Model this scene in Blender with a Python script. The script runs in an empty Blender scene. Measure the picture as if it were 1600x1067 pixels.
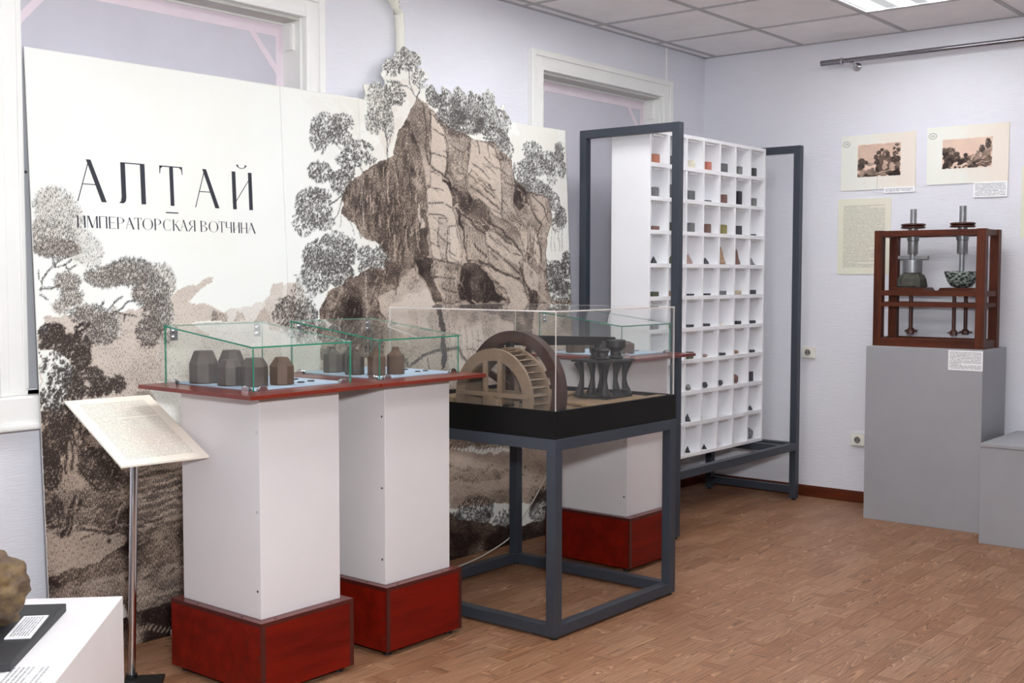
import bpy, bmesh, math, random
import numpy as np
from mathutils import Vector, Matrix

scene = bpy.context.scene
COL = scene.collection
R = math.radians

# ------------------------------------------------------------------ camera
CAM = Vector((-6.2755, -3.6400, 1.2672)); YAW, PITCH, ROLL, FPX = 0.68658, 0.05597, 0.00137, 1829.75
_f = Vector((math.cos(YAW)*math.cos(PITCH), math.sin(YAW)*math.cos(PITCH), -math.sin(PITCH)))
_r = Vector((math.sin(YAW), -math.cos(YAW), 0.0))
_u = _r.cross(_f)
_r2 = _r*math.cos(ROLL) + _u*math.sin(ROLL)
_u2 = _u*math.cos(ROLL) - _r*math.sin(ROLL)
cam_data = bpy.data.cameras.new('camera')
cam_data.sensor_width = 36.0
cam_data.lens = FPX/1600.0*36.0
cam_data.clip_start = 0.05
cam = bpy.data.objects.new('camera', cam_data)
COL.objects.link(cam)
m = Matrix((( _r2.x, _u2.x, -_f.x, CAM.x), (_r2.y, _u2.y, -_f.y, CAM.y), (_r2.z, _u2.z, -_f.z, CAM.z), (0, 0, 0, 1)))
cam.matrix_world = m
scene.camera = cam

# ------------------------------------------------------------------ world, light, exposure
world = bpy.data.worlds.new('world'); scene.world = world
world.use_nodes = True
world.node_tree.nodes['Background'].inputs[0].default_value = (0.75, 0.80, 0.90, 1)
world.node_tree.nodes['Background'].inputs[1].default_value = 0.25
LAMP = 11.6          # strength of every ceiling luminaire
# (column, row) cells of the 0.6 m ceiling grid that hold a luminaire; the first is seen, the rest are added unseen as fill light
LAMP_CELLS = [(1, 3), (3, 2), (5, 3), (7, 3), (5, 5)]
# the photographer's flash beside the camera, turned up towards ceiling and wall
ld = bpy.data.lights.new('soft_flash', 'AREA'); ld.shape = 'RECTANGLE'; ld.size = 0.20; ld.size_y = 0.14
ld.energy = 95.0; ld.color = (0.93, 0.965, 1.0)
flash = bpy.data.objects.new('soft_flash', ld); COL.objects.link(flash)
flash.location = (-6.0, -3.5, 1.5)
flash.rotation_euler = (Vector((-3.4, -1.4, 2.45)) - Vector(flash.location)).to_track_quat('-Z', 'Y').to_euler()
scene.view_settings.view_transform = 'Standard'
scene.view_settings.look = 'None'
scene.view_settings.exposure = 0.0
scene.view_settings.gamma = 1.0
scene.view_settings.use_curve_mapping = False
scene.cycles.transparent_max_bounces = 48
scene.cycles.max_bounces = 10
scene.cycles.diffuse_bounces = 5
scene.cycles.use_denoising = True
scene.cycles.caustics_reflective = False
scene.cycles.caustics_refractive = False

# ------------------------------------------------------------------ materials
def lin(c):
    o = []
    for v in c[:3]:
        v = v/255.0
        o.append(v/12.92 if v <= 0.04045 else ((v+0.055)/1.055)**2.4)
    return (o[0], o[1], o[2], 1.0)

class NT:
    """small helper for node trees"""
    def __init__(s, mat):
        mat.use_nodes = True
        s.t = mat.node_tree; s.n = s.t.nodes; s.l = s.t.links
        s.bsdf = s.n.get('Principled BSDF'); s.out = s.n.get('Material Output')
    def new(s, typ, **kw):
        nd = s.n.new(typ)
        for k, v in kw.items(): setattr(nd, k, v)
        return nd
    def put(s, sock, v):
        if v is None: return
        if hasattr(v, 'is_linked'): s.l.new(v, sock)
        else: sock.default_value = v
    def math(s, op, a, b=None, c=None, clamp=False):
        nd = s.new('ShaderNodeMath', operation=op, use_clamp=clamp)
        s.put(nd.inputs[0], a); s.put(nd.inputs[1], b); s.put(nd.inputs[2], c)
        return nd.outputs[0]
    def mix(s, fac, a, b, blend='MIX'):
        nd = s.new('ShaderNodeMix', data_type='RGBA', blend_type=blend)
        s.put(nd.inputs[0], fac); s.put(nd.inputs[6], a); s.put(nd.inputs[7], b)
        return nd.outputs[2]
    def noise(s, vec, scale, detail=2.0, rough=0.5, dims='3D'):
        nd = s.new('ShaderNodeTexNoise', noise_dimensions=dims)
        s.put(nd.inputs['Vector'], vec); nd.inputs['Scale'].default_value = scale
        nd.inputs['Detail'].default_value = detail; nd.inputs['Roughness'].default_value = rough
        return nd.outputs['Fac']
    def mapping(s, vec, scale=(1, 1, 1), loc=(0, 0, 0)):
        nd = s.new('ShaderNodeMapping')
        s.put(nd.inputs[0], vec); s.put(nd.inputs['Scale'], scale); s.put(nd.inputs['Location'], loc)
        return nd.outputs[0]
    def ramp(s, fac, a, b):
        """linear remap fac from [a,b] to [0,1], clamped"""
        nd = s.new('ShaderNodeMapRange', clamp=True)
        s.put(nd.inputs[0], fac); s.put(nd.inputs[1], a); s.put(nd.inputs[2], b)
        nd.inputs[3].default_value = 0; nd.inputs[4].default_value = 1
        return nd.outputs[0]
    def bump(s, h, dist, strength=1.0):
        nd = s.new('ShaderNodeBump'); nd.inputs['Strength'].default_value = strength
        nd.inputs['Distance'].default_value = dist
        s.put(nd.inputs['Height'], h); s.l.new(nd.outputs[0], s.bsdf.inputs['Normal'])
    def pos(s): return s.new('ShaderNodeNewGeometry').outputs['Position']
    def obj(s): return s.new('ShaderNodeTexCoord').outputs['Object']
    def sep(s, v):
        nd = s.new('ShaderNodeSeparateXYZ'); s.put(nd.inputs[0], v); return nd.outputs

MATS = {}
def M(name, col, rough=0.5, metal=0.0, spec=0.5, var=0.0, vscale=8.0, stretch=(1, 1, 1), bump=0.0, bscale=60.0, coat=0.0):
    if name in MATS: return MATS[name]
    mat = bpy.data.materials.new(name); n = NT(mat); b = n.bsdf
    c = lin(col)
    b.inputs['Roughness'].default_value = rough; b.inputs['Metallic'].default_value = metal
    b.inputs['Specular IOR Level'].default_value = spec
    b.inputs['Coat Weight'].default_value = coat; b.inputs['Coat Roughness'].default_value = 0.12
    p = n.mapping(n.pos(), stretch)
    f = n.noise(p, vscale, 4.0, 0.6)
    k = var if var else 0.04
    dark = tuple(v*(1-k) for v in c[:3]) + (1,); light = tuple(min(1, v*(1+k)) for v in c[:3]) + (1,)
    n.l.new(n.mix(n.ramp(f, 0.3, 0.7), dark, light), b.inputs['Base Color'])
    if bump: n.bump(n.noise(p, bscale, 3.0), bump)
    MATS[name] = mat
    return mat

def glass_mat(name, tint, rough=0.0):
    if name in MATS: return MATS[name]
    mat = bpy.data.materials.new(name); n = NT(mat); n.n.remove(n.bsdf)
    tr = n.new('ShaderNodeBsdfTransparent'); tr.inputs[0].default_value = tint
    gl = n.new('ShaderNodeBsdfGlossy'); gl.inputs['Roughness'].default_value = rough
    gl.inputs[0].default_value = (1, 1, 1, 1)
    fr = n.new('ShaderNodeFresnel'); fr.inputs[0].default_value = 1.38
    # faint dust film
    f = n.noise(n.pos(), 30.0, 3.0)
    mx = n.new('ShaderNodeMixShader')
    n.l.new(n.math('MULTIPLY', fr.outputs[0], n.math('SUBTRACT', 1.0, n.new('ShaderNodeNewGeometry').outputs['Backfacing'])), mx.inputs[0]); n.l.new(tr.outputs[0], mx.inputs[1]); n.l.new(gl.outputs[0], mx.inputs[2])
    df = n.new('ShaderNodeBsdfDiffuse'); df.inputs[0].default_value = (0.8, 0.8, 0.8, 1)
    mx2 = n.new('ShaderNodeMixShader'); n.l.new(n.math('MULTIPLY', f, 0.02), mx2.inputs[0])
    n.l.new(mx.outputs[0], mx2.inputs[1]); n.l.new(df.outputs[0], mx2.inputs[2])
    n.l.new(mx2.outputs[0], n.out.inputs[0])
    MATS[name] = mat
    return mat

def wood_mat(name, c1, c2, axis, rough=0.35, scale=18.0, coat=0.0, stretch=9.0, spec=0.35):
    """streaky grain running along the given axis"""
    if name in MATS: return MATS[name]
    mat = bpy.data.materials.new(name); n = NT(mat)
    st = [stretch]*3; st['xyz'.index(axis)] = 1.0
    p = n.mapping(n.pos(), tuple(st))
    f = n.noise(p, scale*0.12, 5.0, 0.65); g = n.noise(p, scale, 3.0, 0.6)
    k = n.math('ADD', n.math('MULTIPLY', f, 0.75), n.math('MULTIPLY', g, 0.25))
    n.l.new(n.mix(n.ramp(k, 0.32, 0.66), lin(c1), lin(c2)), n.bsdf.inputs['Base Color'])
    n.bsdf.inputs['Roughness'].default_value = rough
    n.bsdf.inputs['Coat Weight'].default_value = coat; n.bsdf.inputs['Coat Roughness'].default_value = 0.1
    n.bsdf.inputs['Specular IOR Level'].default_value = spec
    n.bump(k, 0.0006)
    MATS[name] = mat
    return mat

def text_mat(name, paper, ink, w, h, mx, my, lines, seed=0.0, strength=0.7, paper2=None):
    """paper sheet with lines of small illegible type, laid out in the sheet's own metres"""
    mat = bpy.data.materials.new(name); n = NT(mat)
    x, y, z = n.sep(n.obj())
    t = n.math('MULTIPLY', n.math('DIVIDE', n.math('SUBTRACT', h/2-my, y), h-2*my), float(lines))
    fl = n.math('FLOOR', t); fr = n.math('FRACT', t)
    on = n.math('MULTIPLY', n.math('GREATER_THAN', fr, 0.22), n.math('LESS_THAN', fr, 0.72))
    cv = n.new('ShaderNodeCombineXYZ'); n.l.new(n.math('MULTIPLY', x, 420.0), cv.inputs[0]); n.l.new(n.math('MULTIPLY', fl, 7.3), cv.inputs[1]); cv.inputs[2].default_value = seed
    word = n.ramp(n.noise(cv.outputs[0], 1.0, 1.0), 0.40, 0.48)
    cv2 = n.new('ShaderNodeCombineXYZ'); n.l.new(n.math('MULTIPLY', fl, 3.7), cv2.inputs[0]); cv2.inputs[1].default_value = seed+5
    short = n.noise(cv2.outputs[0], 1.0, 0.0)
    xe = n.math('MULTIPLY', n.ramp(short, 0.30, 0.36), w*0.62)            # some lines stop early
    right = n.math('SUBTRACT', n.math('ADD', xe, -w/2+mx+(w-2*mx)*0.36), x)
    inx = n.math('MULTIPLY', n.math('GREATER_THAN', x, -w/2+mx), n.math('MULTIPLY', n.math('GREATER_THAN', right, 0.0), n.math('LESS_THAN', x, w/2-mx)))
    iny = n.math('MULTIPLY', n.math('GREATER_THAN', y, -h/2+my), n.math('LESS_THAN', y, h/2-my))
    front = n.math('GREATER_THAN', n.sep(n.new('ShaderNodeTexCoord').outputs['Normal'])[2], 0.5)
    k = n.math('MULTIPLY', n.math('MULTIPLY', on, word), n.math('MULTIPLY', inx, iny))
    k = n.math('MULTIPLY', n.math('MULTIPLY', k, front), strength)
    pc = lin(paper)
    if paper2:
        pc = n.mix(n.ramp(n.math('ADD', n.noise(n.obj(), 6.0, 3.0), n.math('MULTIPLY', x, 1.2)), 0.35, 0.75), lin(paper), lin(paper2))
    n.l.new(n.mix(k, pc, lin(ink)), n.bsdf.inputs['Base Color'])
    n.bsdf.inputs['Roughness'].default_value = 0.6
    return mat

def print_mat(name, light, tan, ink, grain=240.0):
    """engraving: ink density and paper tint come from the mesh; stipple and hatching from noise"""
    mat = bpy.data.materials.new(name); n = NT(mat)
    a = n.new('ShaderNodeAttribute', attribute_name='print')
    tone, tint, hatch = n.new('ShaderNodeSeparateColor'), None, None
    n.l.new(a.outputs['Color'], tone.inputs[0])
    p = n.obj()
    s1 = n.noise(p, grain, 1.0, 0.5)
    s2 = n.noise(n.mapping(p, (1.0, 0.22, 1.0)), grain*1.3, 1.0, 0.5)
    s = n.math('ADD', n.math('MULTIPLY', s1, 0.5), n.math('MULTIPLY', s2, 0.5))
    # map noise (bell shaped around .5) so that the covered share follows the tone
    thr = n.math('ADD', n.math('MULTIPLY', tone.outputs[0], 0.27), 0.365)
    k = n.ramp(n.math('SUBTRACT', thr, s), -0.035, 0.035)
    k = n.math('MULTIPLY', k, n.ramp(tone.outputs[0], 0.0, 0.06))
    k = n.math('ADD', n.math('MULTIPLY', k, 0.62), n.math('MULTIPLY', n.math('POWER', tone.outputs[0], 1.1), 0.38))
    paper = n.mix(tone.outputs[1], lin(light), lin(tan))
    paper = n.mix(n.math('MULTIPLY', n.ramp(n.noise(p, 2.2, 4.0), 0.45, 0.75), 0.25), paper, lin((250, 244, 222)), 'MULTIPLY')
    n.l.new(n.mix(k, paper, lin(ink)), n.bsdf.inputs['Base Color'])
    n.bsdf.inputs['Roughness'].default_value = 0.5; n.bsdf.inputs['Specular IOR Level'].default_value = 0.3
    return mat

# ------------------------------------------------------------------ mesh builder
class MB:
    def __init__(s): s.v = []; s.f = []; s.m = []
    def add(s, vs, fs, mi=0):
        b = len(s.v); s.v += [Vector(q) for q in vs]
        for f in fs: s.f.append([b+i for i in f]); s.m.append(mi)
        return s
    def box(s, x0, x1, y0, y1, z0, z1, mi=0, edge=None, thin=None):
        x0, x1 = min(x0, x1), max(x0, x1); y0, y1 = min(y0, y1), max(y0, y1); z0, z1 = min(z0, z1), max(z0, z1)
        vs = [(x0,y0,z0),(x1,y0,z0),(x1,y1,z0),(x0,y1,z0),(x0,y0,z1),(x1,y0,z1),(x1,y1,z1),(x0,y1,z1)]
        fs = [(0,3,2,1),(4,5,6,7),(0,1,5,4),(1,2,6,5),(2,3,7,6),(3,0,4,7)]
        b = len(s.v); s.v += [Vector(q) for q in vs]
        ax = {2: (0, 1), 1: (2, 4), 0: (3, 5)}.get(thin, ())
        for i, f in enumerate(fs):
            s.f.append([b+j for j in f]); s.m.append(mi if (edge is None or i in ax) else edge)
        return s
    def cyl(s, p0, p1, r0, r1=None, n=16, mi=0, caps=True, phase=0.0):
        p0, p1 = Vector(p0), Vector(p1); r1 = r0 if r1 is None else r1
        d = (p1-p0).normalized(); a = Vector((0, 0, 1)) if abs(d.z) < 0.9 else Vector((1, 0, 0))
        e = d.cross(a).normalized(); g = d.cross(e)
        vs = []
        for p, r in ((p0, r0), (p1, r1)):
            for i in range(n):
                t = 2*math.pi*i/n + phase; vs.append(p + e*(r*math.cos(t)) + g*(r*math.sin(t)))
        fs = [(i, n+i, n+(i+1) % n, (i+1) % n) for i in range(n)]
        if caps: fs += [tuple(range(n)), tuple(range(2*n-1, n-1, -1))]
        return s.add(vs, fs, mi)
    def lathe(s, prof, c, n=24, mi=0, axis='z', phase=0.0, jit=0.0, rnd=None):
        c = Vector(c); vs = []; fs = []
        for r, h in prof:
            for i in range(n):
                t = 2*math.pi*i/n + phase; rr = r*(1 + (rnd.uniform(-jit, jit) if jit else 0))
                q = (rr*math.cos(t), rr*math.sin(t), h)
                if axis == 'x': q = (h, q[0], q[1])
                if axis == 'y': q = (q[0], h, q[1])
                vs.append(c + Vector(q))
        k = len(prof)
        for j in range(k-1):
            for i in range(n):
                fs.append((j*n+i, j*n+(i+1) % n, (j+1)*n+(i+1) % n, (j+1)*n+i))
        fs.append(tuple(range(n-1, -1, -1))); fs.append(tuple((k-1)*n+i for i in range(n)))
        return s.add(vs, fs, mi)
    def tube(s, path, r, n=8, mi=0):
        P = [Vector(p) for p in path]; vs = []; fs = []
        for i, p in enumerate(P):
            d = (P[min(i+1, len(P)-1)] - P[max(i-1, 0)]).normalized()
            a = Vector((0, 0, 1)) if abs(d.z) < 0.9 else Vector((0, 1, 0))
            e = d.cross(a).normalized(); g = d.cross(e); rr = r[i] if isinstance(r, (list, tuple)) else r
            for k in range(n):
                t = 2*math.pi*k/n; vs.append(p + e*(rr*math.cos(t)) + g*(rr*math.sin(t)))
        for i in range(len(P)-1):
            for k in range(n): fs.append((i*n+k, (i+1)*n+k, (i+1)*n+(k+1) % n, i*n+(k+1) % n))
        fs.append(tuple(range(n))); fs.append(tuple((len(P)-1)*n+k for k in range(n-1, -1, -1)))
        return s.add(vs, fs, mi)
    def prism(s, pts, fr, d0, d1, mi=0):
        """polygon pts (a,b) in frame fr=(origin,A,B,N), extruded from d0 to d1 along N"""
        o, A, B, N = fr; n = len(pts)
        vs = [o + A*a + B*b + N*d0 for a, b in pts] + [o + A*a + B*b + N*d1 for a, b in pts]
        fs = [tuple(range(n-1, -1, -1)), tuple(range(n, 2*n))] + [(i, (i+1) % n, n+(i+1) % n, n+i) for i in range(n)]
        return s.add(vs, fs, mi)
    def arc(s, c, r0, r1, x0, x1, a0, a1, n, mi=0):
        """ring sector about the x axis through c=(y,z), between x0 and x1"""
        vs = []
        for i in range(n+1):
            t = a0 + (a1-a0)*i/n
            for x in (x0, x1):
                for r in (r0, r1): vs.append((x, c[0]+r*math.cos(t), c[1]+r*math.sin(t)))
        fs = []
        for i in range(n):
            b = 4*i; e = b+4
            fs += [(b, b+1, e+1, e), (b+2, e+2, e+3, b+3), (b+1, b+3, e+3, e+1), (b, e, e+2, b+2)]
        fs += [(0, 2, 3, 1), (4*n, 4*n+1, 4*n+3, 4*n+2)]
        return s.add(vs, fs, mi)
    def xf(s, mtx, start=0):
        for i in range(start, len(s.v)): s.v[i] = mtx @ s.v[i]
        return s
    def build(s, name, mats, parent=None, loc=None, smooth=False, bevel=0.0, mtx=None):
        """link as one mesh object; vertices are world coordinates (or local ones when mtx is given)"""
        o = bpy.data.objects.new(name, bpy.data.meshes.new(name))
        off = Vector((0, 0, 0))
        if parent is not None: off = Vector(parent['_w'])
        elif loc is not None: off = Vector(loc)
        me = o.data
        me.from_pydata([tuple(q-off) if mtx is None else tuple(q) for q in s.v], [], s.f)
        if not isinstance(mats, (list, tuple)): mats = [mats]
        for k in mats: me.materials.append(k)
        if len(mats) > 1: me.polygons.foreach_set('material_index', s.m)
        bm = bmesh.new(); bm.from_mesh(me); bmesh.ops.recalc_face_normals(bm, faces=bm.faces); bm.to_mesh(me); bm.free()
        if smooth:
            me.polygons.foreach_set('use_smooth', [True]*len(me.polygons))
            try: me.set_sharp_from_angle(angle=R(38))
            except Exception: pass
        COL.objects.link(o)
        if parent is not None: o.parent = parent; o['_w'] = parent['_w']
        else: o.location = off; o['_w'] = tuple(off)
        if mtx is not None:
            o['_w'] = (0, 0, 0)
            if parent is not None: o.matrix_local = Matrix.Translation(-Vector(parent['_w'])) @ mtx
            else: o.matrix_world = mtx
        if bevel:
            b = o.modifiers.new('bevel', 'BEVEL'); b.width = bevel; b.segments = 2; b.limit_method = 'ANGLE'; b.angle_limit = R(40)
        return o

def empty(name, loc, label=None, cat=None, group=None):
    o = bpy.data.objects.new(name, None); COL.objects.link(o); o.location = loc; o['_w'] = tuple(loc); o.empty_display_size = 0.05
    if label: tag(o, label, cat, group)
    return o
def tag(o, label, cat, group=None, kind=None):
    o['label'] = label; o['category'] = cat
    if group: o['group'] = group
    if kind: o['kind'] = kind
    return o
def struct(o, label=None):
    o['kind'] = 'structure'
    if label: o['label'] = label
    return o
def copy_tree(o, parent=None, shift=None):
    c = o.copy(); COL.objects.link(c); c.parent = parent
    if shift is not None:
        c.location = Vector(o.location) + Vector(shift)
        c['_w'] = tuple(Vector(o['_w']) + Vector(shift))
    for ch in list(o.children): copy_tree(ch, c)
    return c
def frame(o, A, B):
    A = Vector(A).normalized(); B = Vector(B); B = (B - A*B.dot(A)).normalized()
    return (Vector(o), A, B, A.cross(B))
def fmat(fr):
    o, A, B, N = fr
    return Matrix(((A.x, B.x, N.x, o.x), (A.y, B.y, N.y, o.y), (A.z, B.z, N.z, o.z), (0, 0, 0, 1)))
def slab(name, fr, w, h, t, mat, parent=None, bevel=0.0):
    """thin sheet centred on the frame, front face at +N"""
    return MB().box(-w/2, w/2, -h/2, h/2, -t, 0).build(name, mat, parent, mtx=fmat(fr), bevel=bevel)
MURAL = [
('p',0,0.1,[(1128,1974),(1432,1996),(1742,2266),(2914,1989),(2875,1305),(1536,1244),(1545,1405),(1269,1528),(1418,1745)]),
('p',0,0.26,[(1522,2020),(1816,2194),(1788,2023),(1726,1975),(1645,1885),(1564,1770),(1534,1888)]),
('p',0.16,0.62,[(30,1140),(210,1136),(367,1159),(488,1183),(564,1224),(688,1267),(673,1246),(603,1205),(577,1182),(669,1157),(730,1137),(734,1104),(584,1101),(484,1098),(438,798),(-7,836)]),
('p',0.1,0.4,[(730,1137),(931,1172),(1027,1245),(1090,1245),(1177,1041),(732,1076)]),
('p',0.24,0.55,[(927,1099),(915,1172),(958,1233),(995,1240),(1000,1084)]),
('p',0.3,0.6,[(1006,1084),(1020,1240),(1065,1245),(1056,1083)]),
('p',0.42,0.7,[(666,1099),(681,1129),(710,1142),(740,1123),(739,1097)]),
('p',0.38,0.65,[(767,1096),(781,1132),(791,1117),(804,1133),(814,1095)]),
('p',0.36,0.7,[(861,1093),(883,1129),(917,1143),(939,1091)]),
('p',0.2,0.55,[(440,1099),(926,1092),(1246,1082),(1368,771),(412,800)]),
('p',0.22,0.65,[(5,1083),(427,1090),(434,978),(542,789),(400,801),(-9,795)]),
('p',0.05,0.22,[(397,891),(655,873),(641,594),(520,608),(466,750)]),
('p',0.14,0.5,[(484,1098),(584,1097),(659,966),(573,879),(443,910)]),
('p',0.34,0.85,[(-7,836),(146,781),(307,678),(559,603),(554,489),(-23,508)]),
('p',0.58,0.85,[(-20,559),(113,562),(327,598),(559,603),(547,351),(291,350),(-27,416)]),
('p',0.66,0.9,[(326,576),(558,585),(555,512),(328,516)]),
('p',0.45,0.85,[(328,613),(560,622),(558,585),(327,583)]),
('p',0.28,0.85,[(-5,426),(128,417),(292,376),(303,343),(205,311),(100,292),(-12,282)]),
('p',0.72,0.9,[(-12,288),(100,298),(291,350),(550,420),(540,226),(285,230),(97,246),(-14,247)]),
('p',0.5,0.85,[(-13,254),(144,258),(286,252),(541,237),(538,180),(356,171),(257,159),(252,50),(-48,-25),(-36,221)]),
('p',0.6,0.85,[(257,159),(382,188),(540,214),(532,54),(302,72)]),
('p',0.97,0.9,[(291,112),(404,116),(535,123),(529,-3),(287,24)]),
('p',0.86,0.9,[(-41,129),(290,96),(282,-67),(-50,-65)]),
('p',0.8,0.9,[(276,56),(531,43),(526,-60),(271,-42)]),
('s',0.15,4,[(288,53),(301,65)]),
('s',0.15,4,[(305,49),(318,61)]),
('s',0.15,4,[(322,45),(336,57)]),
('s',0.15,4,[(340,41),(353,54)]),
('s',0.15,4,[(357,37),(370,50)]),
('s',0.15,4,[(374,33),(388,46)]),
('s',0.15,4,[(392,29),(406,42)]),
('s',0.15,4,[(410,25),(423,37)]),
('s',0.15,4,[(428,21),(441,33)]),
('s',0.15,4,[(446,16),(459,29)]),
('s',0.15,4,[(464,12),(477,25)]),
('s',0.15,4,[(482,8),(496,21)]),
('s',0.15,4,[(500,4),(514,17)]),
('s',0.15,4,[(518,0),(532,12)]),
('s',0.2,4,[(300,150),(313,162)]),
('s',0.2,4,[(315,150),(328,162)]),
('s',0.2,4,[(330,150),(343,163)]),
('s',0.2,4,[(345,150),(358,163)]),
('s',0.2,4,[(360,150),(373,163)]),
('s',0.2,4,[(375,150),(389,163)]),
('s',0.2,4,[(390,151),(404,164)]),
('s',0.2,4,[(406,151),(419,164)]),
('s',0.2,4,[(421,151),(435,164)]),
('s',0.2,4,[(437,151),(450,164)]),
('s',0.2,4,[(452,151),(466,164)]),
('s',0.2,4,[(468,152),(482,165)]),
('s',0.2,4,[(484,152),(498,165)]),
('s',0.2,4,[(500,152),(513,165)]),
('s',0.2,4,[(515,152),(529,166)]),
('s',0.2,4,[(531,152),(546,166)]),
('s',0.96,16,[(56,420),(72,462),(109,534)]),
('s',0.94,13,[(78,416),(92,459),(128,512)]),
('s',0.1,4,[(83,412),(103,463),(116,540)]),
('s',0.96,14,[(220,371),(241,424),(273,484)]),
('s',0.92,12,[(252,405),(276,449),(312,474)]),
('s',0.12,4,[(251,433),(280,488)]),
('s',0.15,5,[(29,458),(62,449)]),
('s',0.15,5,[(96,441),(233,408)]),
('s',0.15,5,[(270,424),(438,388)]),
('s',0.9,8,[(106,427),(226,407)]),
('s',0.9,8,[(306,413),(404,380)]),
('s',0.85,9,[(142,457),(211,435),(246,428)]),
('s',0.3,5,[(339,590),(559,599)]),
('s',0.78,5,[(339,576),(558,586)]),
('s',0.3,5,[(338,561),(558,574)]),
('s',0.78,5,[(337,547),(557,561)]),
('s',0.3,5,[(337,533),(557,548)]),
('s',0.78,5,[(336,518),(556,536)]),
('s',0.3,5,[(335,504),(555,523)]),
('s',0.78,5,[(334,490),(555,511)]),
('s',0.3,5,[(334,475),(554,498)]),
('s',0.78,5,[(333,461),(553,485)]),
('s',0.3,5,[(332,447),(553,473)]),
('s',0.78,5,[(332,433),(552,460)]),
('s',0.3,5,[(331,418),(552,448)]),
('s',0.78,5,[(330,404),(551,435)]),
('s',0.3,5,[(330,390),(550,422)]),
('s',0.78,5,[(329,375),(550,410)]),
('h',12,150,70,5,0.3,0.9,[(-20,559),(327,598),(559,603),(547,351),(291,350),(-27,416)]),
('h',24,90,50,5,0.4,0.95,[(-12,288),(100,298),(291,350),(550,420),(539,191),(97,246)]),
('p',0.45,0.8,[(1777,2039),(1731,1984),(1698,1939),(1661,1895),(1617,1776),(1568,1765),(1441,1702),(1360,1639),(1319,1580),(1314,1535),(1353,1492),(1434,1424),(1530,1394),(1588,1311),(1394,1276),(1330,1257),(1228,1201),(1182,1132),(1131,789),(1508,706),(2823,397),(2844,1143),(2657,1146),(2634,1272),(2631,1404),(2644,1464),(2700,1542),(2675,1655),(2537,1675),(2420,1730),(2387,1819),(2266,1893),(2112,1900),(1925,1954),(1828,2028)]),
('p',0.72,0.85,[(1617,1776),(1568,1765),(1441,1702),(1360,1639),(1319,1580),(1314,1535),(1353,1492),(1434,1424),(1530,1394),(1588,1311),(1690,1298),(1810,1467),(1806,1635),(1777,1828),(1724,1934),(1698,1939),(1661,1895)]),
('p',0.74,0.85,[(1415,1679),(1465,1616),(1494,1484),(1544,1392),(1585,1319),(1645,1312),(1612,1407),(1552,1540),(1543,1647),(1507,1720)]),
('p',0.64,0.85,[(1326,1569),(1370,1632),(1414,1666),(1432,1588),(1448,1496),(1508,1404),(1420,1434),(1353,1495)]),
('p',0.62,0.85,[(1452,1700),(1507,1731),(1544,1661),(1520,1619),(1485,1644)]),
('p',0.6,0.85,[(1564,1756),(1609,1768),(1627,1693),(1580,1650)]),
('p',0.68,0.85,[(1697,1931),(1724,1920),(1777,1822),(1799,1724),(1712,1707),(1667,1731),(1632,1778),(1664,1887)]),
('p',0.8,0.85,[(1667,1731),(1799,1724),(1818,1636),(1784,1584),(1706,1588),(1650,1626)]),
('p',0.62,0.85,[(1712,1696),(1782,1703),(1788,1656),(1740,1653)]),
('p',0.82,0.85,[(1593,1610),(1674,1578),(1701,1505),(1736,1423),(1722,1312),(1637,1298),(1658,1408),(1606,1502)]),
('p',0.62,0.85,[(1690,1574),(1744,1582),(1764,1508),(1718,1459),(1686,1505)]),
('p',0.2,0.7,[(1752,1582),(1773,1536),(1787,1489),(1770,1477),(1749,1526)]),
('p',0.86,0.85,[(1738,1471),(1795,1489),(1804,1355),(1750,1321),(1715,1321)]),
('s',0.15,4,[(1441,1694),(1442,1588),(1436,1469)]),
('s',0.3,4,[(1562,1724),(1550,1648)]),
('s',0.25,4,[(1635,1620),(1682,1584),(1714,1591)]),
('s',0.25,4,[(1669,1545),(1670,1490)]),
('s',0.2,5,[(1698,1442),(1758,1477),(1786,1483)]),
('s',0.58,5,[(1342,1609),(1350,1505),(1381,1433)]),
('s',0.88,5,[(1373,1618),(1381,1507),(1412,1428)]),
('s',0.58,5,[(1405,1627),(1413,1508),(1444,1423)]),
('s',0.88,5,[(1438,1636),(1445,1509),(1476,1418)]),
('s',0.58,5,[(1470,1645),(1478,1510),(1509,1412)]),
('s',0.88,5,[(1503,1654),(1510,1512),(1542,1407)]),
('s',0.58,5,[(1537,1664),(1543,1513),(1574,1402)]),
('s',0.88,5,[(1570,1673),(1577,1514),(1608,1396)]),
('s',0.58,5,[(1604,1682),(1610,1516),(1642,1391)]),
('s',0.88,5,[(1639,1692),(1645,1517),(1676,1386)]),
('s',0.58,5,[(1673,1702),(1679,1518),(1710,1380)]),
('s',0.88,5,[(1708,1711),(1714,1520),(1745,1374)]),
('h',84,230,70,6,0.42,0.95,[(1617,1776),(1568,1765),(1441,1702),(1360,1639),(1319,1580),(1314,1535),(1353,1492),(1434,1424),(1530,1394),(1588,1311),(1690,1298),(1810,1467),(1806,1635),(1777,1828),(1724,1934),(1661,1895)]),
('h',70,60,90,7,0.55,0.98,[(1415,1679),(1562,1729),(1708,1630),(1732,1354),(1585,1319)]),
('p',0.52,0.8,[(1777,2039),(1731,1984),(1724,1928),(1798,1852),(1824,1742),(1849,1764),(1853,1986),(1815,2027)]),
('s',0.9,7,[(1811,2012),(1826,1916),(1814,1845),(1825,1762)]),
('s',0.8,5,[(1785,1968),(1809,1900)]),
('p',0.1,0.75,[(1854,1994),(1901,1974),(1927,1926),(1948,1848),(1949,1785),(1929,1727),(1872,1740),(1837,1754),(1837,1833)]),
('s',0.82,4,[(1854,1994),(1901,1974),(1927,1926),(1948,1848),(1949,1785),(1929,1727),(1872,1740),(1837,1754),(1837,1833),(1854,1994)]),
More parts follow.
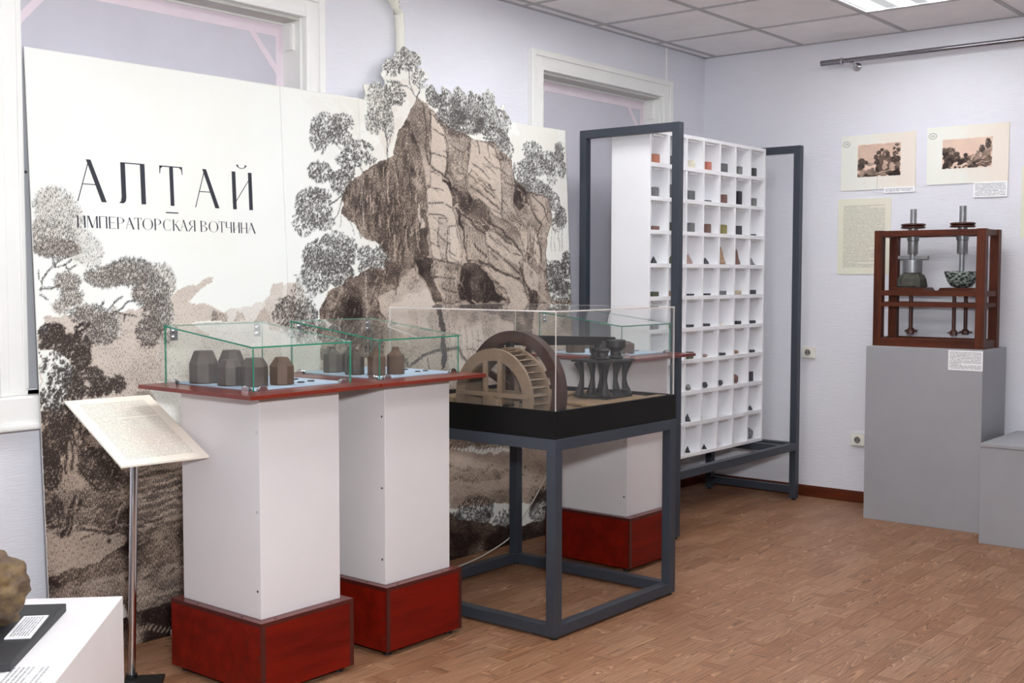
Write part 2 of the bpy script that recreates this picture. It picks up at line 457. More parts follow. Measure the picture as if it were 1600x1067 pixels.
('p',0.16,0.75,[(1839,1727),(1904,1720),(1951,1683),(1974,1644),(1974,1564),(2001,1516),(2028,1381),(2016,1323),(1933,1334),(1867,1339),(1827,1350),(1812,1523),(1811,1641),(1832,1656)]),
('s',0.82,4,[(1839,1727),(1904,1720),(1951,1683),(1974,1644),(1974,1564),(2001,1516),(2028,1381),(2016,1323),(1933,1334),(1867,1339),(1827,1350),(1812,1523),(1811,1641),(1832,1656),(1839,1727)]),
('p',0.3,0.75,[(1881,1526),(1935,1528),(1929,1342),(1892,1345),(1871,1412)]),
('p',0.05,0.7,[(1945,1494),(1992,1502),(2019,1372),(1999,1329),(1946,1357)]),
('s',0.82,4,[(1881,1526),(1935,1528),(1929,1342),(1892,1345),(1871,1412),(1881,1526)]),
('s',0.82,4,[(1945,1494),(1992,1502),(2019,1372),(1999,1329),(1946,1357),(1945,1494)]),
('s',0.92,6,[(1840,1805),(1892,1812),(1944,1785)]),
('s',0.92,6,[(1837,1754),(1888,1738),(1932,1713)]),
('s',0.92,6,[(1820,1661),(1868,1658),(1912,1646)]),
('s',0.92,6,[(1820,1591),(1905,1595),(1975,1573)]),
('s',0.92,6,[(1826,1544),(1923,1536)]),
('s',0.92,6,[(1822,1411),(1879,1401)]),
('s',0.92,6,[(1853,1980),(1924,1940)]),
('s',0.92,6,[(1854,1919),(1930,1892)]),
('s',0.95,6,[(1933,1494),(1928,1334)]),
('s',0.9,7,[(1849,1988),(1851,1862),(1833,1754)]),
('s',0.88,9,[(1948,1842),(1951,1751),(1924,1710)]),
('p',0.92,0.85,[(1933,1722),(1980,1668),(1997,1594),(1971,1581),(1951,1672),(1911,1703)]),
('p',0.93,0.85,[(1979,1581),(2010,1531),(2040,1445),(2054,1324),(2084,1318),(2058,1475),(2012,1566)]),
('p',0.5,0.8,[(1909,1966),(2014,1920),(2112,1900),(2087,1767),(2073,1658),(1993,1674),(1950,1734),(1960,1838),(1932,1932)]),
('s',0.9,4,[(1909,1966),(2014,1920),(2112,1900),(2087,1767),(2073,1658),(1993,1674),(1950,1734),(1960,1838),(1932,1932),(1909,1966)]),
('p',0.36,0.8,[(1970,1787),(2048,1758),(2058,1707),(2002,1689),(1971,1730)]),
('s',0.1,4,[(1987,1731),(2029,1711),(2046,1729)]),
('s',0.85,6,[(1977,1856),(2069,1824)]),
('s',0.85,8,[(2094,1898),(2097,1797),(2074,1679)]),
('s',0.82,4,[(1970,1787),(2048,1758),(2058,1707),(2002,1689),(1971,1730),(1970,1787)]),
('p',0.2,0.75,[(2112,1897),(2257,1892),(2308,1813),(2326,1724),(2308,1572),(2337,1507),(2204,1583),(2072,1656),(2077,1731),(2103,1826)]),
('s',0.82,4,[(2112,1897),(2257,1892),(2308,1813),(2326,1724),(2308,1572),(2337,1507),(2204,1583),(2072,1656),(2077,1731),(2103,1826),(2112,1897)]),
('p',0.34,0.8,[(2108,1754),(2233,1688),(2310,1603),(2307,1558),(2183,1603),(2081,1662),(2085,1723)]),
('s',0.82,4,[(2108,1754),(2233,1688),(2310,1603),(2307,1558),(2183,1603),(2081,1662),(2085,1723),(2108,1754)]),
('s',0.9,6,[(2118,1784),(2191,1751),(2238,1712)]),
('s',0.9,6,[(2094,1727),(2209,1669),(2262,1636)]),
('s',0.9,6,[(2095,1680),(2216,1628),(2295,1578)]),
('s',0.9,6,[(2200,1819),(2287,1766)]),
('s',0.9,6,[(2155,1889),(2165,1831)]),
('s',0.9,6,[(2221,1880),(2236,1822)]),
('s',0.1,4,[(2182,1821),(2260,1773),(2291,1764)]),
('s',0.1,4,[(2086,1656),(2154,1628),(2228,1593)]),
('p',0.8,0.85,[(1984,1668),(2076,1644),(2170,1608),(2225,1554),(2241,1516),(2198,1473),(2134,1500),(2054,1544),(2001,1594)]),
('s',0.1,5,[(2130,1524),(2157,1519),(2173,1502),(2192,1508)]),
('p',0.42,0.8,[(2312,1813),(2391,1813),(2416,1742),(2403,1607),(2489,1512),(2385,1530),(2318,1573)]),
('s',0.9,8,[(2414,1806),(2413,1699),(2403,1601)]),
('s',0.85,6,[(2330,1709),(2394,1698)]),
('s',0.85,6,[(2316,1633),(2387,1561),(2470,1518)]),
('s',0.15,4,[(2343,1610),(2416,1571),(2471,1530)]),
('s',0.9,4,[(2312,1813),(2391,1813),(2416,1742),(2403,1607),(2489,1512),(2385,1530),(2318,1573),(2312,1813)]),
('p',0.48,0.8,[(2415,1730),(2537,1675),(2675,1655),(2700,1542),(2639,1464),(2631,1404),(2633,1266),(2666,1130),(2487,1133),(2442,1272),(2504,1426),(2456,1533),(2402,1592)]),
('s',0.9,4,[(2415,1730),(2537,1675),(2675,1655),(2700,1542),(2639,1464),(2631,1404),(2633,1266),(2666,1130),(2487,1133),(2442,1272),(2504,1426),(2456,1533),(2402,1592),(2415,1730)]),
('p',0.8,0.85,[(2414,1723),(2498,1686),(2504,1618),(2444,1578),(2404,1613)]),
('p',0.33,0.8,[(2517,1674),(2625,1661),(2661,1588),(2603,1529),(2542,1582)]),
('s',0.82,4,[(2517,1674),(2625,1661),(2661,1588),(2603,1529),(2542,1582),(2517,1674)]),
('p',0.3,0.8,[(2441,1517),(2497,1488),(2486,1364),(2447,1364),(2437,1440)]),
('p',0.25,0.78,[(2546,1496),(2583,1444),(2594,1366),(2556,1303),(2530,1380)]),
('s',0.82,4,[(2441,1517),(2497,1488),(2486,1364),(2447,1364),(2437,1440),(2441,1517)]),
('s',0.82,4,[(2546,1496),(2583,1444),(2594,1366),(2556,1303),(2530,1380),(2546,1496)]),
('s',0.9,7,[(2486,1636),(2532,1588),(2607,1516)]),
('s',0.9,7,[(2536,1660),(2632,1602),(2654,1540)]),
('s',0.9,7,[(2557,1502),(2600,1391),(2592,1334)]),
('s',0.9,7,[(2509,1519),(2513,1427),(2479,1334)]),
('s',0.9,7,[(2607,1516),(2564,1459)]),
('p',0.85,0.85,[(2484,1426),(2534,1443),(2529,1365),(2499,1340),(2481,1364)]),
('p',0.55,0.8,[(2035,1517),(2146,1489),(2189,1467),(2193,1375),(2155,1324),(2060,1344)]),
('s',0.92,9,[(2011,1554),(2091,1520),(2132,1477),(2184,1461)]),
('s',0.92,10,[(2057,1446),(2115,1403),(2192,1360)]),
('s',0.9,4,[(2035,1517),(2146,1489),(2189,1467),(2193,1375),(2155,1324),(2060,1344),(2035,1517)]),
('s',0.2,3,[(2055,1498),(2054,1402)]),
('s',0.2,3,[(2072,1490),(2071,1394)]),
('s',0.2,3,[(2089,1482),(2088,1385)]),
('s',0.2,3,[(2106,1473),(2105,1377)]),
('s',0.2,3,[(2123,1465),(2122,1368)]),
('s',0.2,3,[(2140,1457),(2139,1360)]),
('s',0.2,3,[(2157,1448),(2156,1351)]),
('s',0.2,3,[(2174,1440),(2174,1342)]),
('s',0.2,3,[(2192,1431),(2191,1334)]),
('p',0.24,0.78,[(2185,1473),(2235,1480),(2324,1447),(2407,1409),(2461,1349),(2428,1287),(2350,1326),(2260,1361),(2195,1405)]),
('s',0.82,4,[(2185,1473),(2235,1480),(2324,1447),(2407,1409),(2461,1349),(2428,1287),(2350,1326),(2260,1361),(2195,1405),(2185,1473)]),
('p',0.36,0.8,[(2195,1405),(2261,1385),(2429,1302),(2426,1253),(2324,1278),(2209,1331)]),
('s',0.82,4,[(2195,1405),(2261,1385),(2429,1302),(2426,1253),(2324,1278),(2209,1331),(2195,1405)]),
('p',0.5,0.8,[(2212,1562),(2316,1537),(2421,1492),(2472,1380),(2379,1418),(2266,1475)]),
('s',0.92,8,[(2210,1524),(2312,1482),(2416,1409),(2447,1364)]),
('s',0.92,8,[(2204,1402),(2306,1356),(2428,1278)]),
('s',0.9,4,[(2212,1562),(2316,1537),(2421,1492),(2472,1380),(2379,1418),(2266,1475),(2212,1562)]),
('p',0.22,0.78,[(2146,1324),(2212,1307),(2371,1272),(2454,1222),(2486,1111),(2362,1114),(2328,1181),(2254,1242)]),
('s',0.93,9,[(2138,1336),(2212,1319),(2333,1272),(2426,1253)]),
('s',0.82,4,[(2146,1324),(2212,1307),(2371,1272),(2454,1222),(2486,1111),(2362,1114),(2328,1181),(2254,1242),(2146,1324)]),
('p',0.4,0.8,[(2222,1248),(2320,1205),(2340,1135),(2249,1167)]),
('s',0.9,4,[(2222,1248),(2320,1205),(2340,1135),(2249,1167),(2222,1248)]),
('p',0.26,0.78,[(2446,1348),(2494,1334),(2564,1272),(2569,1194),(2510,1194),(2464,1241)]),
('s',0.93,9,[(2431,1333),(2455,1241),(2509,1179)]),
('s',0.82,4,[(2446,1348),(2494,1334),(2564,1272),(2569,1194),(2510,1194),(2464,1241),(2446,1348)]),
('p',0.93,0.85,[(2042,1329),(2146,1318),(2222,1242),(2237,1188),(2327,1151),(2092,1137),(1990,1156),(1978,1242)]),
('p',0.9,0.88,[(2486,1204),(2559,1194),(2566,1131),(2487,1133)]),
('p',0.45,0.8,[(1827,1341),(1932,1328),(2024,1315),(1994,1228),(2006,1144),(1882,1152),(1838,1243)]),
('p',0.62,0.8,[(1827,1341),(2016,1323),(2006,1286),(1833,1305)]),
('s',0.9,4,[(1827,1341),(1932,1328),(2024,1315),(1994,1228),(2006,1144),(1882,1152),(1838,1243),(1827,1341)]),
('s',0.92,6,[(1831,1265),(1978,1254)]),
('s',0.9,6,[(1885,1208),(1992,1196)]),
('s',0.15,6,[(1854,1243),(1860,1200),(1891,1180)]),
('p',0.94,0.88,[(1730,1321),(1779,1349),(1819,1344),(1831,1271),(1852,1209),(1881,1149),(1841,1147),(1796,1215),(1767,1265)]),
('h',80,60,50,5,0.25,0.8,[(1909,1966),(2112,1900),(2073,1658),(1950,1734)]),
('h',-42,46,60,5,0.05,0.6,[(2112,1897),(2257,1892),(2326,1724),(2308,1572),(2072,1656)]),
('h',75,44,50,5,0.2,0.75,[(2312,1813),(2391,1813),(2416,1742),(2403,1607),(2489,1512),(2318,1573)]),
('h',78,110,60,5,0.2,0.8,[(2415,1730),(2537,1675),(2675,1655),(2700,1542),(2639,1464),(2633,1266),(2666,1130),(2487,1133),(2442,1272)]),
('h',-38,44,50,5,0.08,0.6,[(2185,1473),(2407,1409),(2461,1349),(2426,1253),(2209,1331)]),
('h',-45,30,50,5,0.08,0.5,[(2146,1324),(2371,1272),(2454,1222),(2486,1111),(2362,1114)]),
('h',86,26,40,4,0.02,0.4,[(1854,1994),(1927,1926),(1949,1785),(1929,1727),(1837,1754)]),
('h',86,60,55,4,0.02,0.5,[(1839,1727),(1951,1683),(1974,1564),(2028,1381),(2016,1323),(1867,1339),(1812,1523)]),
('h',80,46,40,5,0.2,0.8,[(1827,1341),(2024,1315),(2006,1144),(1882,1152)]),
('h',80,40,40,5,0.6,0.98,[(1984,1668),(2170,1608),(2241,1516),(2134,1500),(2001,1594)]),
('h',80,40,45,5,0.65,0.98,[(2042,1329),(2222,1242),(2327,1151),(2092,1137),(1978,1242)]),
('p',0.62,0.85,[(1588,1311),(1448,1292),(1341,1260),(1235,1203),(1182,1132),(1155,940),(1520,921),(1496,1163),(1610,1222),(1690,1298)]),
('p',0.8,0.85,[(1322,1244),(1391,1218),(1419,1085),(1309,984),(1213,1091)]),
('p',0.86,0.88,[(1542,1351),(1652,1298),(1618,1230),(1536,1244)]),
('s',0.2,4,[(1432,1323),(1430,1217),(1431,1098)]),
('p',0.3,0.75,[(1488,1164),(1553,1203),(1633,1232),(1730,1315),(1766,1243),(1795,1201),(1679,1078),(1528,1082)]),
('p',0.1,0.68,[(1549,1136),(1685,1188),(1788,1209),(1848,1135),(1676,1023),(1564,1054)]),
('p',0.42,0.8,[(1633,1227),(1722,1304),(1750,1243),(1685,1202)]),
('s',0.9,7,[(1488,1158),(1507,1110),(1543,1082)]),
('s',0.85,5,[(1603,1230),(1605,1194)]),
('h',65,130,50,6,0.4,0.95,[(1588,1311),(1341,1260),(1235,1203),(1182,1132),(1155,940),(1520,921),(1496,1163),(1610,1222)]),
('h',60,30,40,5,0.05,0.55,[(1488,1164),(1633,1232),(1730,1315),(1795,1201),(1679,1078),(1528,1082)]),
('p',0.3,0.78,[(1528,1082),(1840,1136),(2864,1123),(2850,394),(1500,545)]),
('p',0.14,0.7,[(1572,1081),(1681,1128),(1808,1130),(1786,1019),(1673,968),(1576,1013)]),
('p',0.42,0.78,[(1665,1117),(1720,1121),(1735,965),(1670,913)]),
('p',0.93,0.88,[(1840,1141),(1881,1140),(1899,1015),(1894,858),(1865,846),(1866,1016)]),
('p',0.16,0.7,[(1915,1014),(2131,1051),(2166,886),(1988,809),(1908,872)]),
('p',0.45,0.8,[(1921,1117),(2505,1104),(2502,1040),(2176,1064),(1938,1056)]),
('p',0.8,0.85,[(2144,1124),(2515,1104),(2504,915),(2380,936),(2358,1044)]),
('p',0.38,0.8,[(2527,1054),(2860,1045),(2834,591),(2503,620)]),
('s',0.85,14,[(1626,805),(1668,872),(1749,922),(1870,945),(1974,940),(2055,863)]),
('s',0.85,9,[(1668,872),(1625,929),(1588,958)]),
('s',0.9,8,[(1978,940),(2055,849),(2107,772)]),
('s',0.8,7,[(1780,907),(1792,836)]),
('s',0.62,4,[(1918,1057),(1926,899)]),
('s',0.62,4,[(1955,1050),(1963,897)]),
('s',0.62,4,[(1992,1043),(2001,895)]),
('s',0.62,4,[(2030,1036),(2040,893)]),
('s',0.62,4,[(2069,1029),(2079,891)]),
('s',0.62,4,[(2108,1022),(2118,889)]),
('s',0.62,4,[(2147,1015),(2158,887)]),
('s',0.62,4,[(2186,1007),(2198,885)]),
('s',0.62,4,[(2227,1000),(2238,883)]),
('s',0.62,4,[(2267,992),(2279,880)]),
('s',0.62,4,[(2308,985),(2321,878)]),
('s',0.62,4,[(2350,977),(2363,876)]),
('s',0.62,4,[(2392,969),(2406,874)]),
('s',0.62,4,[(2434,962),(2449,872)]),
('s',0.75,5,[(1936,1013),(2007,994)]),
('s',0.75,5,[(1985,905),(2056,884)]),
('s',0.75,5,[(2042,940),(2115,919)]),
('s',0.75,5,[(2101,975),(2175,954)]),
('s',0.75,5,[(2152,864),(2227,841)]),
('s',0.75,5,[(2212,899),(2288,877)]),
('s',0.75,5,[(2273,935),(2351,913)]),
('s',0.75,5,[(2336,972),(2414,950)]),
('s',0.75,5,[(2390,856),(2471,833)]),
('s',0.75,5,[(2455,893),(2536,870)]),
('p',0.25,0.7,[(1075,944),(1520,921),(1508,706),(1064,744)]),
('p',0.1,0.4,[(986,1048),(1176,1015),(1166,837),(976,851)]),
('h',80,160,70,5,0.1,0.65,[(1528,1082),(1840,1136),(2864,1123),(2850,394),(1500,545)]),
('p',0.6,0.9,[(1228,730),(2892,652),(2877,391),(2327,483),(1888,501),(1217,525)]),
('p',0.26,0.85,[(1220,576),(1888,501),(2142,444),(2879,424),(2862,131),(1874,246),(1206,320)]),
('p',0.45,0.88,[(1882,402),(2139,384),(2318,317),(2136,320),(1880,354)]),
('p',0.4,0.88,[(1938,280),(2268,263),(2606,232),(2704,154),(1873,232)]),
('s',0.75,5,[(1889,530),(1862,493)]),
('s',0.75,5,[(1914,527),(1887,490)]),
('s',0.75,5,[(1939,525),(1912,487)]),
('s',0.75,5,[(1964,522),(1937,484)]),
('s',0.75,5,[(1990,519),(1962,482)]),
('s',0.75,5,[(2015,516),(1987,479)]),
('s',0.75,5,[(2041,514),(2013,476)]),
('s',0.75,5,[(2067,511),(2038,473)]),
('s',0.75,5,[(2093,508),(2064,470)]),
('s',0.75,5,[(2119,505),(2090,467)]),
('s',0.75,5,[(2146,502),(2117,464)]),
('s',0.75,5,[(2172,500),(2143,461)]),
('s',0.75,5,[(2199,497),(2170,458)]),
('s',0.75,5,[(2226,494),(2197,455)]),
('s',0.75,5,[(2253,491),(2224,452)]),
('s',0.75,5,[(2281,488),(2251,449)]),
('p',0.9,0.95,[(547,351),(1872,217),(1954,170),(2305,84),(2858,66),(2844,-194),(1860,-10),(528,-14)]),
('p',0.98,1,[(544,306),(1868,132),(2256,44),(2856,18),(2844,-194),(1860,-24),(528,-26)]),
('f',2049,190,131,75,344,0.93,16,7,0.7200000000000001,'r',-1),
('f',2550,144,110,93,245,0.93,16,7,0.63,'r',-1),
('f',2260,121,92,48,122,0.93,14,6,0.45,'r',-1),
('f',1903,169,66,39,114,0.93,14,6,0.54,'r',-1),
('f',1904,419,29,11,11,0.816,12,5,0.18000000000000002,'r',-1),
('f',1951,364,29,11,11,0.816,12,5,0.18000000000000002,'r',-1),
('f',2003,389,29,11,11,0.816,12,5,0.18000000000000002,'r',-1),
('f',2052,333,30,11,11,0.816,12,5,0.18000000000000002,'r',-1),
('f',2106,359,30,11,11,0.816,12,5,0.18000000000000002,'r',-1),
('f',2161,384,31,11,11,0.816,12,5,0.18000000000000002,'r',-1),
('f',2212,327,31,11,11,0.816,12,5,0.18000000000000002,'r',-1),
('f',2268,353,32,12,11,0.816,12,5,0.18000000000000002,'r',-1),
('f',2321,294,32,12,11,0.816,12,5,0.18000000000000002,'r',-1),
('f',2379,320,33,12,11,0.816,12,5,0.18000000000000002,'r',-1),
('f',2438,347,33,12,11,0.816,12,5,0.18000000000000002,'r',-1),
('f',2494,287,34,12,11,0.816,12,5,0.18000000000000002,'r',-1),
('f',2555,314,34,12,11,0.816,12,5,0.18000000000000002,'r',-1),
('f',2612,253,35,12,11,0.816,12,5,0.18000000000000002,'r',-1),
('s',0.85,3.954102557354801,[(2201,1412),(2234,1385),(2268,1372)]),
('s',0.85,4.39547511938337,[(2354,1567),(2395,1542),(2437,1529)]),
('s',0.85,4.440536450945215,[(2192,1785),(2233,1768),(2274,1741)]),
('s',0.85,3.046510750780007,[(2502,1399),(2543,1383),(2584,1344)]),
('s',0.9,3.281319090367566,[(2253,1844),(2297,1822),(2342,1806)]),
('s',0.1,5.213937473508591,[(2068,1436),(2086,1425),(2103,1415)]),
('s',0.9,4.191920612180539,[(1888,1442),(1918,1424),(1950,1412)]),
('s',0.1,3.653909339687697,[(2406,1175),(2451,1139),(2497,1110)]),
('s',0.9,3.9083059499276063,[(2141,1671),(2161,1659),(2181,1644)]),
('s',0.9,3.0817869514040144,[(2248,1891),(2287,1878),(2326,1847)]),
('s',0.1,3.5516017447793766,[(1873,1731),(1902,1720),(1930,1702)]),
('s',0.1,3.13014704946462,[(2173,1531),(2204,1514),(2236,1500)]),
('s',0.9,3.599780938697827,[(2049,1543),(2089,1511),(2131,1496)]),
('s',0.85,5.280104730407028,[(2284,1777),(2321,1764),(2359,1741)]),
('s',0.85,4.253516581654976,[(2473,1665),(2495,1656),(2517,1646)]),
('s',0.9,5.204914442960213,[(2111,1493),(2128,1481),(2146,1474)]),
('s',0.9,4.5675108759428715,[(1908,1314),(1934,1300),(1960,1274)]),
('s',0.85,3.695762603171191,[(2595,1815),(2619,1798),(2644,1790)]),
('s',0.9,4.302451253960684,[(2390,1379),(2411,1371),(2432,1360)]),
('s',0.85,3.603077732031578,[(1847,1476),(1866,1465),(1884,1447)]),
('s',0.9,4.901085731372323,[(2275,1438),(2317,1415),(2359,1387)]),
('s',0.9,5.4500308626977745,[(2573,1315),(2607,1293),(2642,1277)]),
('s',0.85,4.994328201523624,[(1945,1384),(1961,1371),(1978,1359)]),
('s',0.85,4.775709322712742,[(2246,1313),(2271,1301),(2296,1286)]),
('s',0.1,3.3118011208607725,[(2478,1395),(2508,1377),(2539,1357)]),
('s',0.9,3.205888407030717,[(2150,1720),(2176,1707),(2200,1689)]),
('s',0.1,4.64848289707931,[(2429,1687),(2449,1673),(2469,1667)]),
('s',0.85,3.1416650352514646,[(1851,1526),(1875,1511),(1899,1498)]),
('s',0.9,3.916211330884936,[(2588,1866),(2610,1852),(2632,1842)]),
('s',0.1,3.8312869847257836,[(2059,1513),(2076,1504),(2093,1494)]),
('s',0.85,5.079175017257784,[(2221,1376),(2248,1362),(2276,1342)]),
('s',0.1,3.130619592451221,[(2462,1623),(2498,1609),(2534,1582)]),
('s',0.9,5.239245108530672,[(2062,1332),(2075,1323),(2088,1318)]),
('s',0.9,3.1147760717028685,[(2197,1303),(2214,1291),(2231,1284)]),
('s',0.1,3.802418014932322,[(2614,1468),(2642,1456),(2670,1434)]),
('s',0.9,4.059588317159629,[(2527,1458),(2567,1432),(2608,1415)]),
('s',0.85,3.424566805153725,[(2464,1547),(2510,1527),(2555,1502)]),
('s',0.1,5.183834924212665,[(2651,1530),(2667,1518),(2684,1513)]),
('s',0.9,5.082592656326857,[(2442,1692),(2460,1684),(2478,1668)]),
('s',0.85,3.488537012846371,[(1854,1656),(1866,1650),(1878,1639)]),
('s',0.1,5.155426219510319,[(2589,1161),(2629,1135),(2671,1121)]),
('s',0.1,3.015523557579073,[(2388,1510),(2416,1498),(2444,1480)]),
('s',0.9,5.132106785008099,[(2226,1688),(2250,1671),(2274,1668)]),
('s',0.9,4.72599336324321,[(2555,1924),(2574,1910),(2594,1902)]),
('s',0.85,5.097623905481039,[(2171,1601),(2202,1588),(2234,1572)]),
('s',0.85,5.33258724677421,[(1927,1822),(1941,1817),(1954,1806)]),
('s',0.1,4.866812311960748,[(2266,1210),(2302,1181),(2339,1175)]),
('s',0.85,4.152338064402455,[(1988,1210),(2014,1195),(2040,1174)]),
('s',0.1,4.5171315583833795,[(2507,1306),(2534,1285),(2561,1267)]),
('s',0.9,3.3061422132608738,[(2442,1201),(2468,1186),(2494,1175)]),
('s',0.9,4.827496017144972,[(2057,1749),(2073,1738),(2089,1729)]),
('s',0.9,3.8563549480357597,[(2100,1615),(2138,1587),(2177,1568)]),
('s',0.9,4.530996720575026,[(2350,1872),(2375,1863),(2399,1846)]),
('s',0.9,5.477039324163192,[(2623,1351),(2646,1341),(2670,1323)]),
('s',0.1,4.442952328850234,[(2228,1636),(2246,1627),(2264,1618)]),
('s',0.1,4.495738019420177,[(2087,1156),(2110,1146),(2132,1126)]),
('s',0.1,3.8747400130773606,[(2555,1195),(2590,1168),(2626,1156)]),
('s',0.1,3.821493056556993,[(2083,1409),(2107,1394),(2131,1375)]),
('s',0.9,5.473874782969588,[(2235,1254),(2253,1242),(2272,1235)]),
('s',0.85,3.4692690669791717,[(2186,1694),(2224,1676),(2264,1659)]),
('s',0.9,4.146118736499099,[(2005,1756),(2038,1731),(2073,1720)]),
('s',0.85,3.597974929776781,[(2205,1637),(2240,1617),(2275,1594)]),
('s',0.1,3.8490489489450495,[(2223,1409),(2255,1391),(2288,1377)]),
('s',0.1,5.41800142992082,[(1878,1396),(1898,1380),(1918,1375)]),
('s',0.9,4.056601915765868,[(2530,1606),(2554,1589),(2580,1584)]),
('s',0.85,3.304580717893182,[(2188,1507),(2208,1492),(2229,1484)]),
('s',0.85,5.096660923735707,[(2216,1455),(2258,1432),(2300,1405)]),
('s',0.85,3.3146319633466614,[(2010,1187),(2046,1168),(2082,1134)]),
('s',0.1,5.266344622589171,[(1921,1710),(1934,1704),(1947,1694)]),
('s',0.1,3.1445952511570865,[(1958,1275),(1994,1255),(2030,1219)]),
('s',0.92,4.6850448352532705,[(1504,1390),(1509,1374),(1519,1358)]),
('s',0.2,4.245011528590172,[(1581,1516),(1574,1474),(1581,1432)]),
('s',0.2,5.398846138607971,[(1471,1608),(1474,1584),(1477,1561)]),
('s',0.2,5.0771964778033745,[(1678,1463),(1673,1420),(1684,1376)]),
('s',0.95,4.808464433632638,[(1712,1705),(1704,1663),(1726,1622)]),
('s',0.2,5.933708108628189,[(1582,1670),(1576,1628),(1583,1587)]),
('s',0.2,5.254638660724201,[(1635,1629),(1638,1596),(1645,1563)]),
('s',0.2,4.073857746107336,[(1540,1670),(1533,1656),(1546,1643)]),
('s',0.95,3.896062611570922,[(1529,1605),(1532,1573),(1529,1540)]),
('s',0.3,5.653243663646331,[(1763,1733),(1755,1707),(1779,1684)]),
('s',0.2,5.995256787559046,[(1603,1433),(1604,1386),(1604,1339)]),
('s',0.2,4.980854511784765,[(1746,1620),(1745,1605),(1745,1589)]),
('s',0.92,4.601571160022622,[(1725,1355),(1721,1324),(1725,1292)]),
('s',0.95,3.6050067242241166,[(1569,1443),(1565,1396),(1564,1350)]),
('s',0.92,4.5498703365905895,[(1618,1609),(1615,1561),(1618,1514)]),
('s',0.3,3.2524457471408046,[(1739,1477),(1740,1440),(1748,1404)]),
('s',0.92,5.191334810521035,[(1612,1467),(1611,1452),(1626,1438)]),
('s',0.3,3.445870733154729,[(1751,1495),(1757,1457),(1755,1419)]),
('s',0.3,4.573858600698126,[(1749,1694),(1749,1670),(1748,1647)]),
('s',0.95,4.279531976586895,[(1515,1512),(1506,1468),(1525,1424)]),
('s',0.95,5.016971802128883,[(1526,1382),(1517,1362),(1522,1342)]),
('s',0.95,4.3166946988805925,[(1577,1575),(1582,1543),(1589,1511)]),
('s',0.2,3.2072028099145147,[(1586,1708),(1580,1688),(1589,1669)]),
('s',0.95,3.239625536129111,[(1700,1336),(1695,1321),(1715,1307)]),
('s',0.92,4.114959551756693,[(1658,1377),(1653,1348),(1659,1320)]),
('s',0.92,4.430884421032941,[(1452,1601),(1442,1556),(1445,1512)]),
('s',0.92,5.65567096388822,[(1747,1464),(1749,1421),(1748,1377)]),
('s',0.92,3.936912385023457,[(1764,1496),(1760,1476),(1775,1457)]),
('s',0.3,5.765288117574518,[(1486,1575),(1489,1552),(1488,1528)]),
('s',0.95,3.929921336578818,[(1515,1607),(1511,1584),(1511,1562)]),
('s',0.3,3.6198317243455724,[(1534,1630),(1537,1615),(1550,1600)]),
('s',0.2,3.326479354158458,[(1623,1743),(1628,1700),(1630,1658)]),
('s',0.95,4.103224803738861,[(1666,1689),(1658,1648),(1668,1608)]),
('s',0.3,3.41114338398768,[(1745,1516),(1738,1473),(1748,1430)]),
('s',0.92,5.265109936447549,[(1537,1664),(1542,1645),(1532,1626)]),
('s',0.2,3.4971446815069376,[(1456,1605),(1454,1591),(1460,1578)]),
('s',0.92,5.33456385478723,[(1626,1332),(1626,1316),(1635,1300)]),
('s',0.92,4.215092229816216,[(1546,1386),(1546,1353),(1551,1320)]),
('s',0.3,5.43243604484664,[(1748,1424),(1744,1399),(1756,1374)]),
('f',1707,2200,98,52,270,0.8832,12,6,0.25200000000000006,'r',-1),
('f',1629,2151,49,38,90,0.8832,12,6,0.18000000000000002,'r',-1),
('f',1792,2124,48,39,98,0.864,11,5,0.18000000000000002,'r',-1),
('f',1638,2047,65,54,196,0.8832,12,6,0.225,'r',-1),
('s',0.9,6,[(1777,2039),(1751,2069),(1733,2100),(1728,2160)]),
('s',0.9,6,[(1777,2042),(1794,2066),(1792,2102)]),
('s',0.9,6,[(1751,2069),(1709,2083),(1671,2084)]),
('f',1546,1982,74,102,426,0.816,11,5,0.27,'v',-1),
('f',1509,1912,51,53,139,0.816,11,5,0.225,'v',-1),
('f',1594,1920,33,75,147,0.816,11,5,0.27,'v',-1),
('s',0.9,6,[(1579,1768),(1580,1852),(1565,1918)]),
('s',0.85,5,[(1580,1784),(1598,1854)]),
('f',1252,1860,81,61,270,0.8448,13,6,0.225,'r',-1),
('f',1210,1818,46,61,155,0.8448,13,6,0.225,'r',-1),
('f',1339,1894,62,36,122,0.8448,13,6,0.18000000000000002,'r',-1),
('f',1319,1836,69,31,131,0.864,13,6,0.225,'r',-1),
('s',0.88,5,[(1323,1779),(1284,1812)]),
('s',0.88,5,[(1351,1787),(1318,1810)]),
('f',1421,1798,79,31,155,0.864,13,6,0.225,'r',-1),
('f',1365,1741,70,41,180,0.8832,13,6,0.315,'r',-1),
('f',1472,1749,50,21,57,0.864,12,6,0.18000000000000002,'r',-1),
('s',0.92,6,[(1437,1699),(1411,1731),(1391,1756)]),
('f',1210,1683,63,43,188,0.864,13,6,0.27,'r',-1),
('f',1316,1646,58,52,213,0.8832,13,6,0.36000000000000004,'r',-1),
('f',1363,1688,34,31,82,0.8832,13,6,0.36000000000000004,'r',-1),
('s',0.92,6,[(1327,1596),(1288,1575),(1250,1548)]),
('s',0.9,5,[(1319,1577),(1296,1529),(1267,1489)]),
('s',0.85,4,[(1313,1517),(1300,1465)]),
('f',1170,1544,93,76,352,0.864,14,6,0.27,'r',-1),
('f',1118,1483,58,60,164,0.8256,13,6,0.18000000000000002,'r',-1),
('f',1216,1487,60,40,139,0.8448,13,6,0.18000000000000002,'r',-1),
('f',1205,1589,60,30,106,0.864,13,6,0.225,'r',-1),
('f',1279,1412,75,36,139,0.816,13,6,0.225,'r',-1),
('f',1357,1388,35,36,65,0.816,13,6,0.18000000000000002,'r',-1),
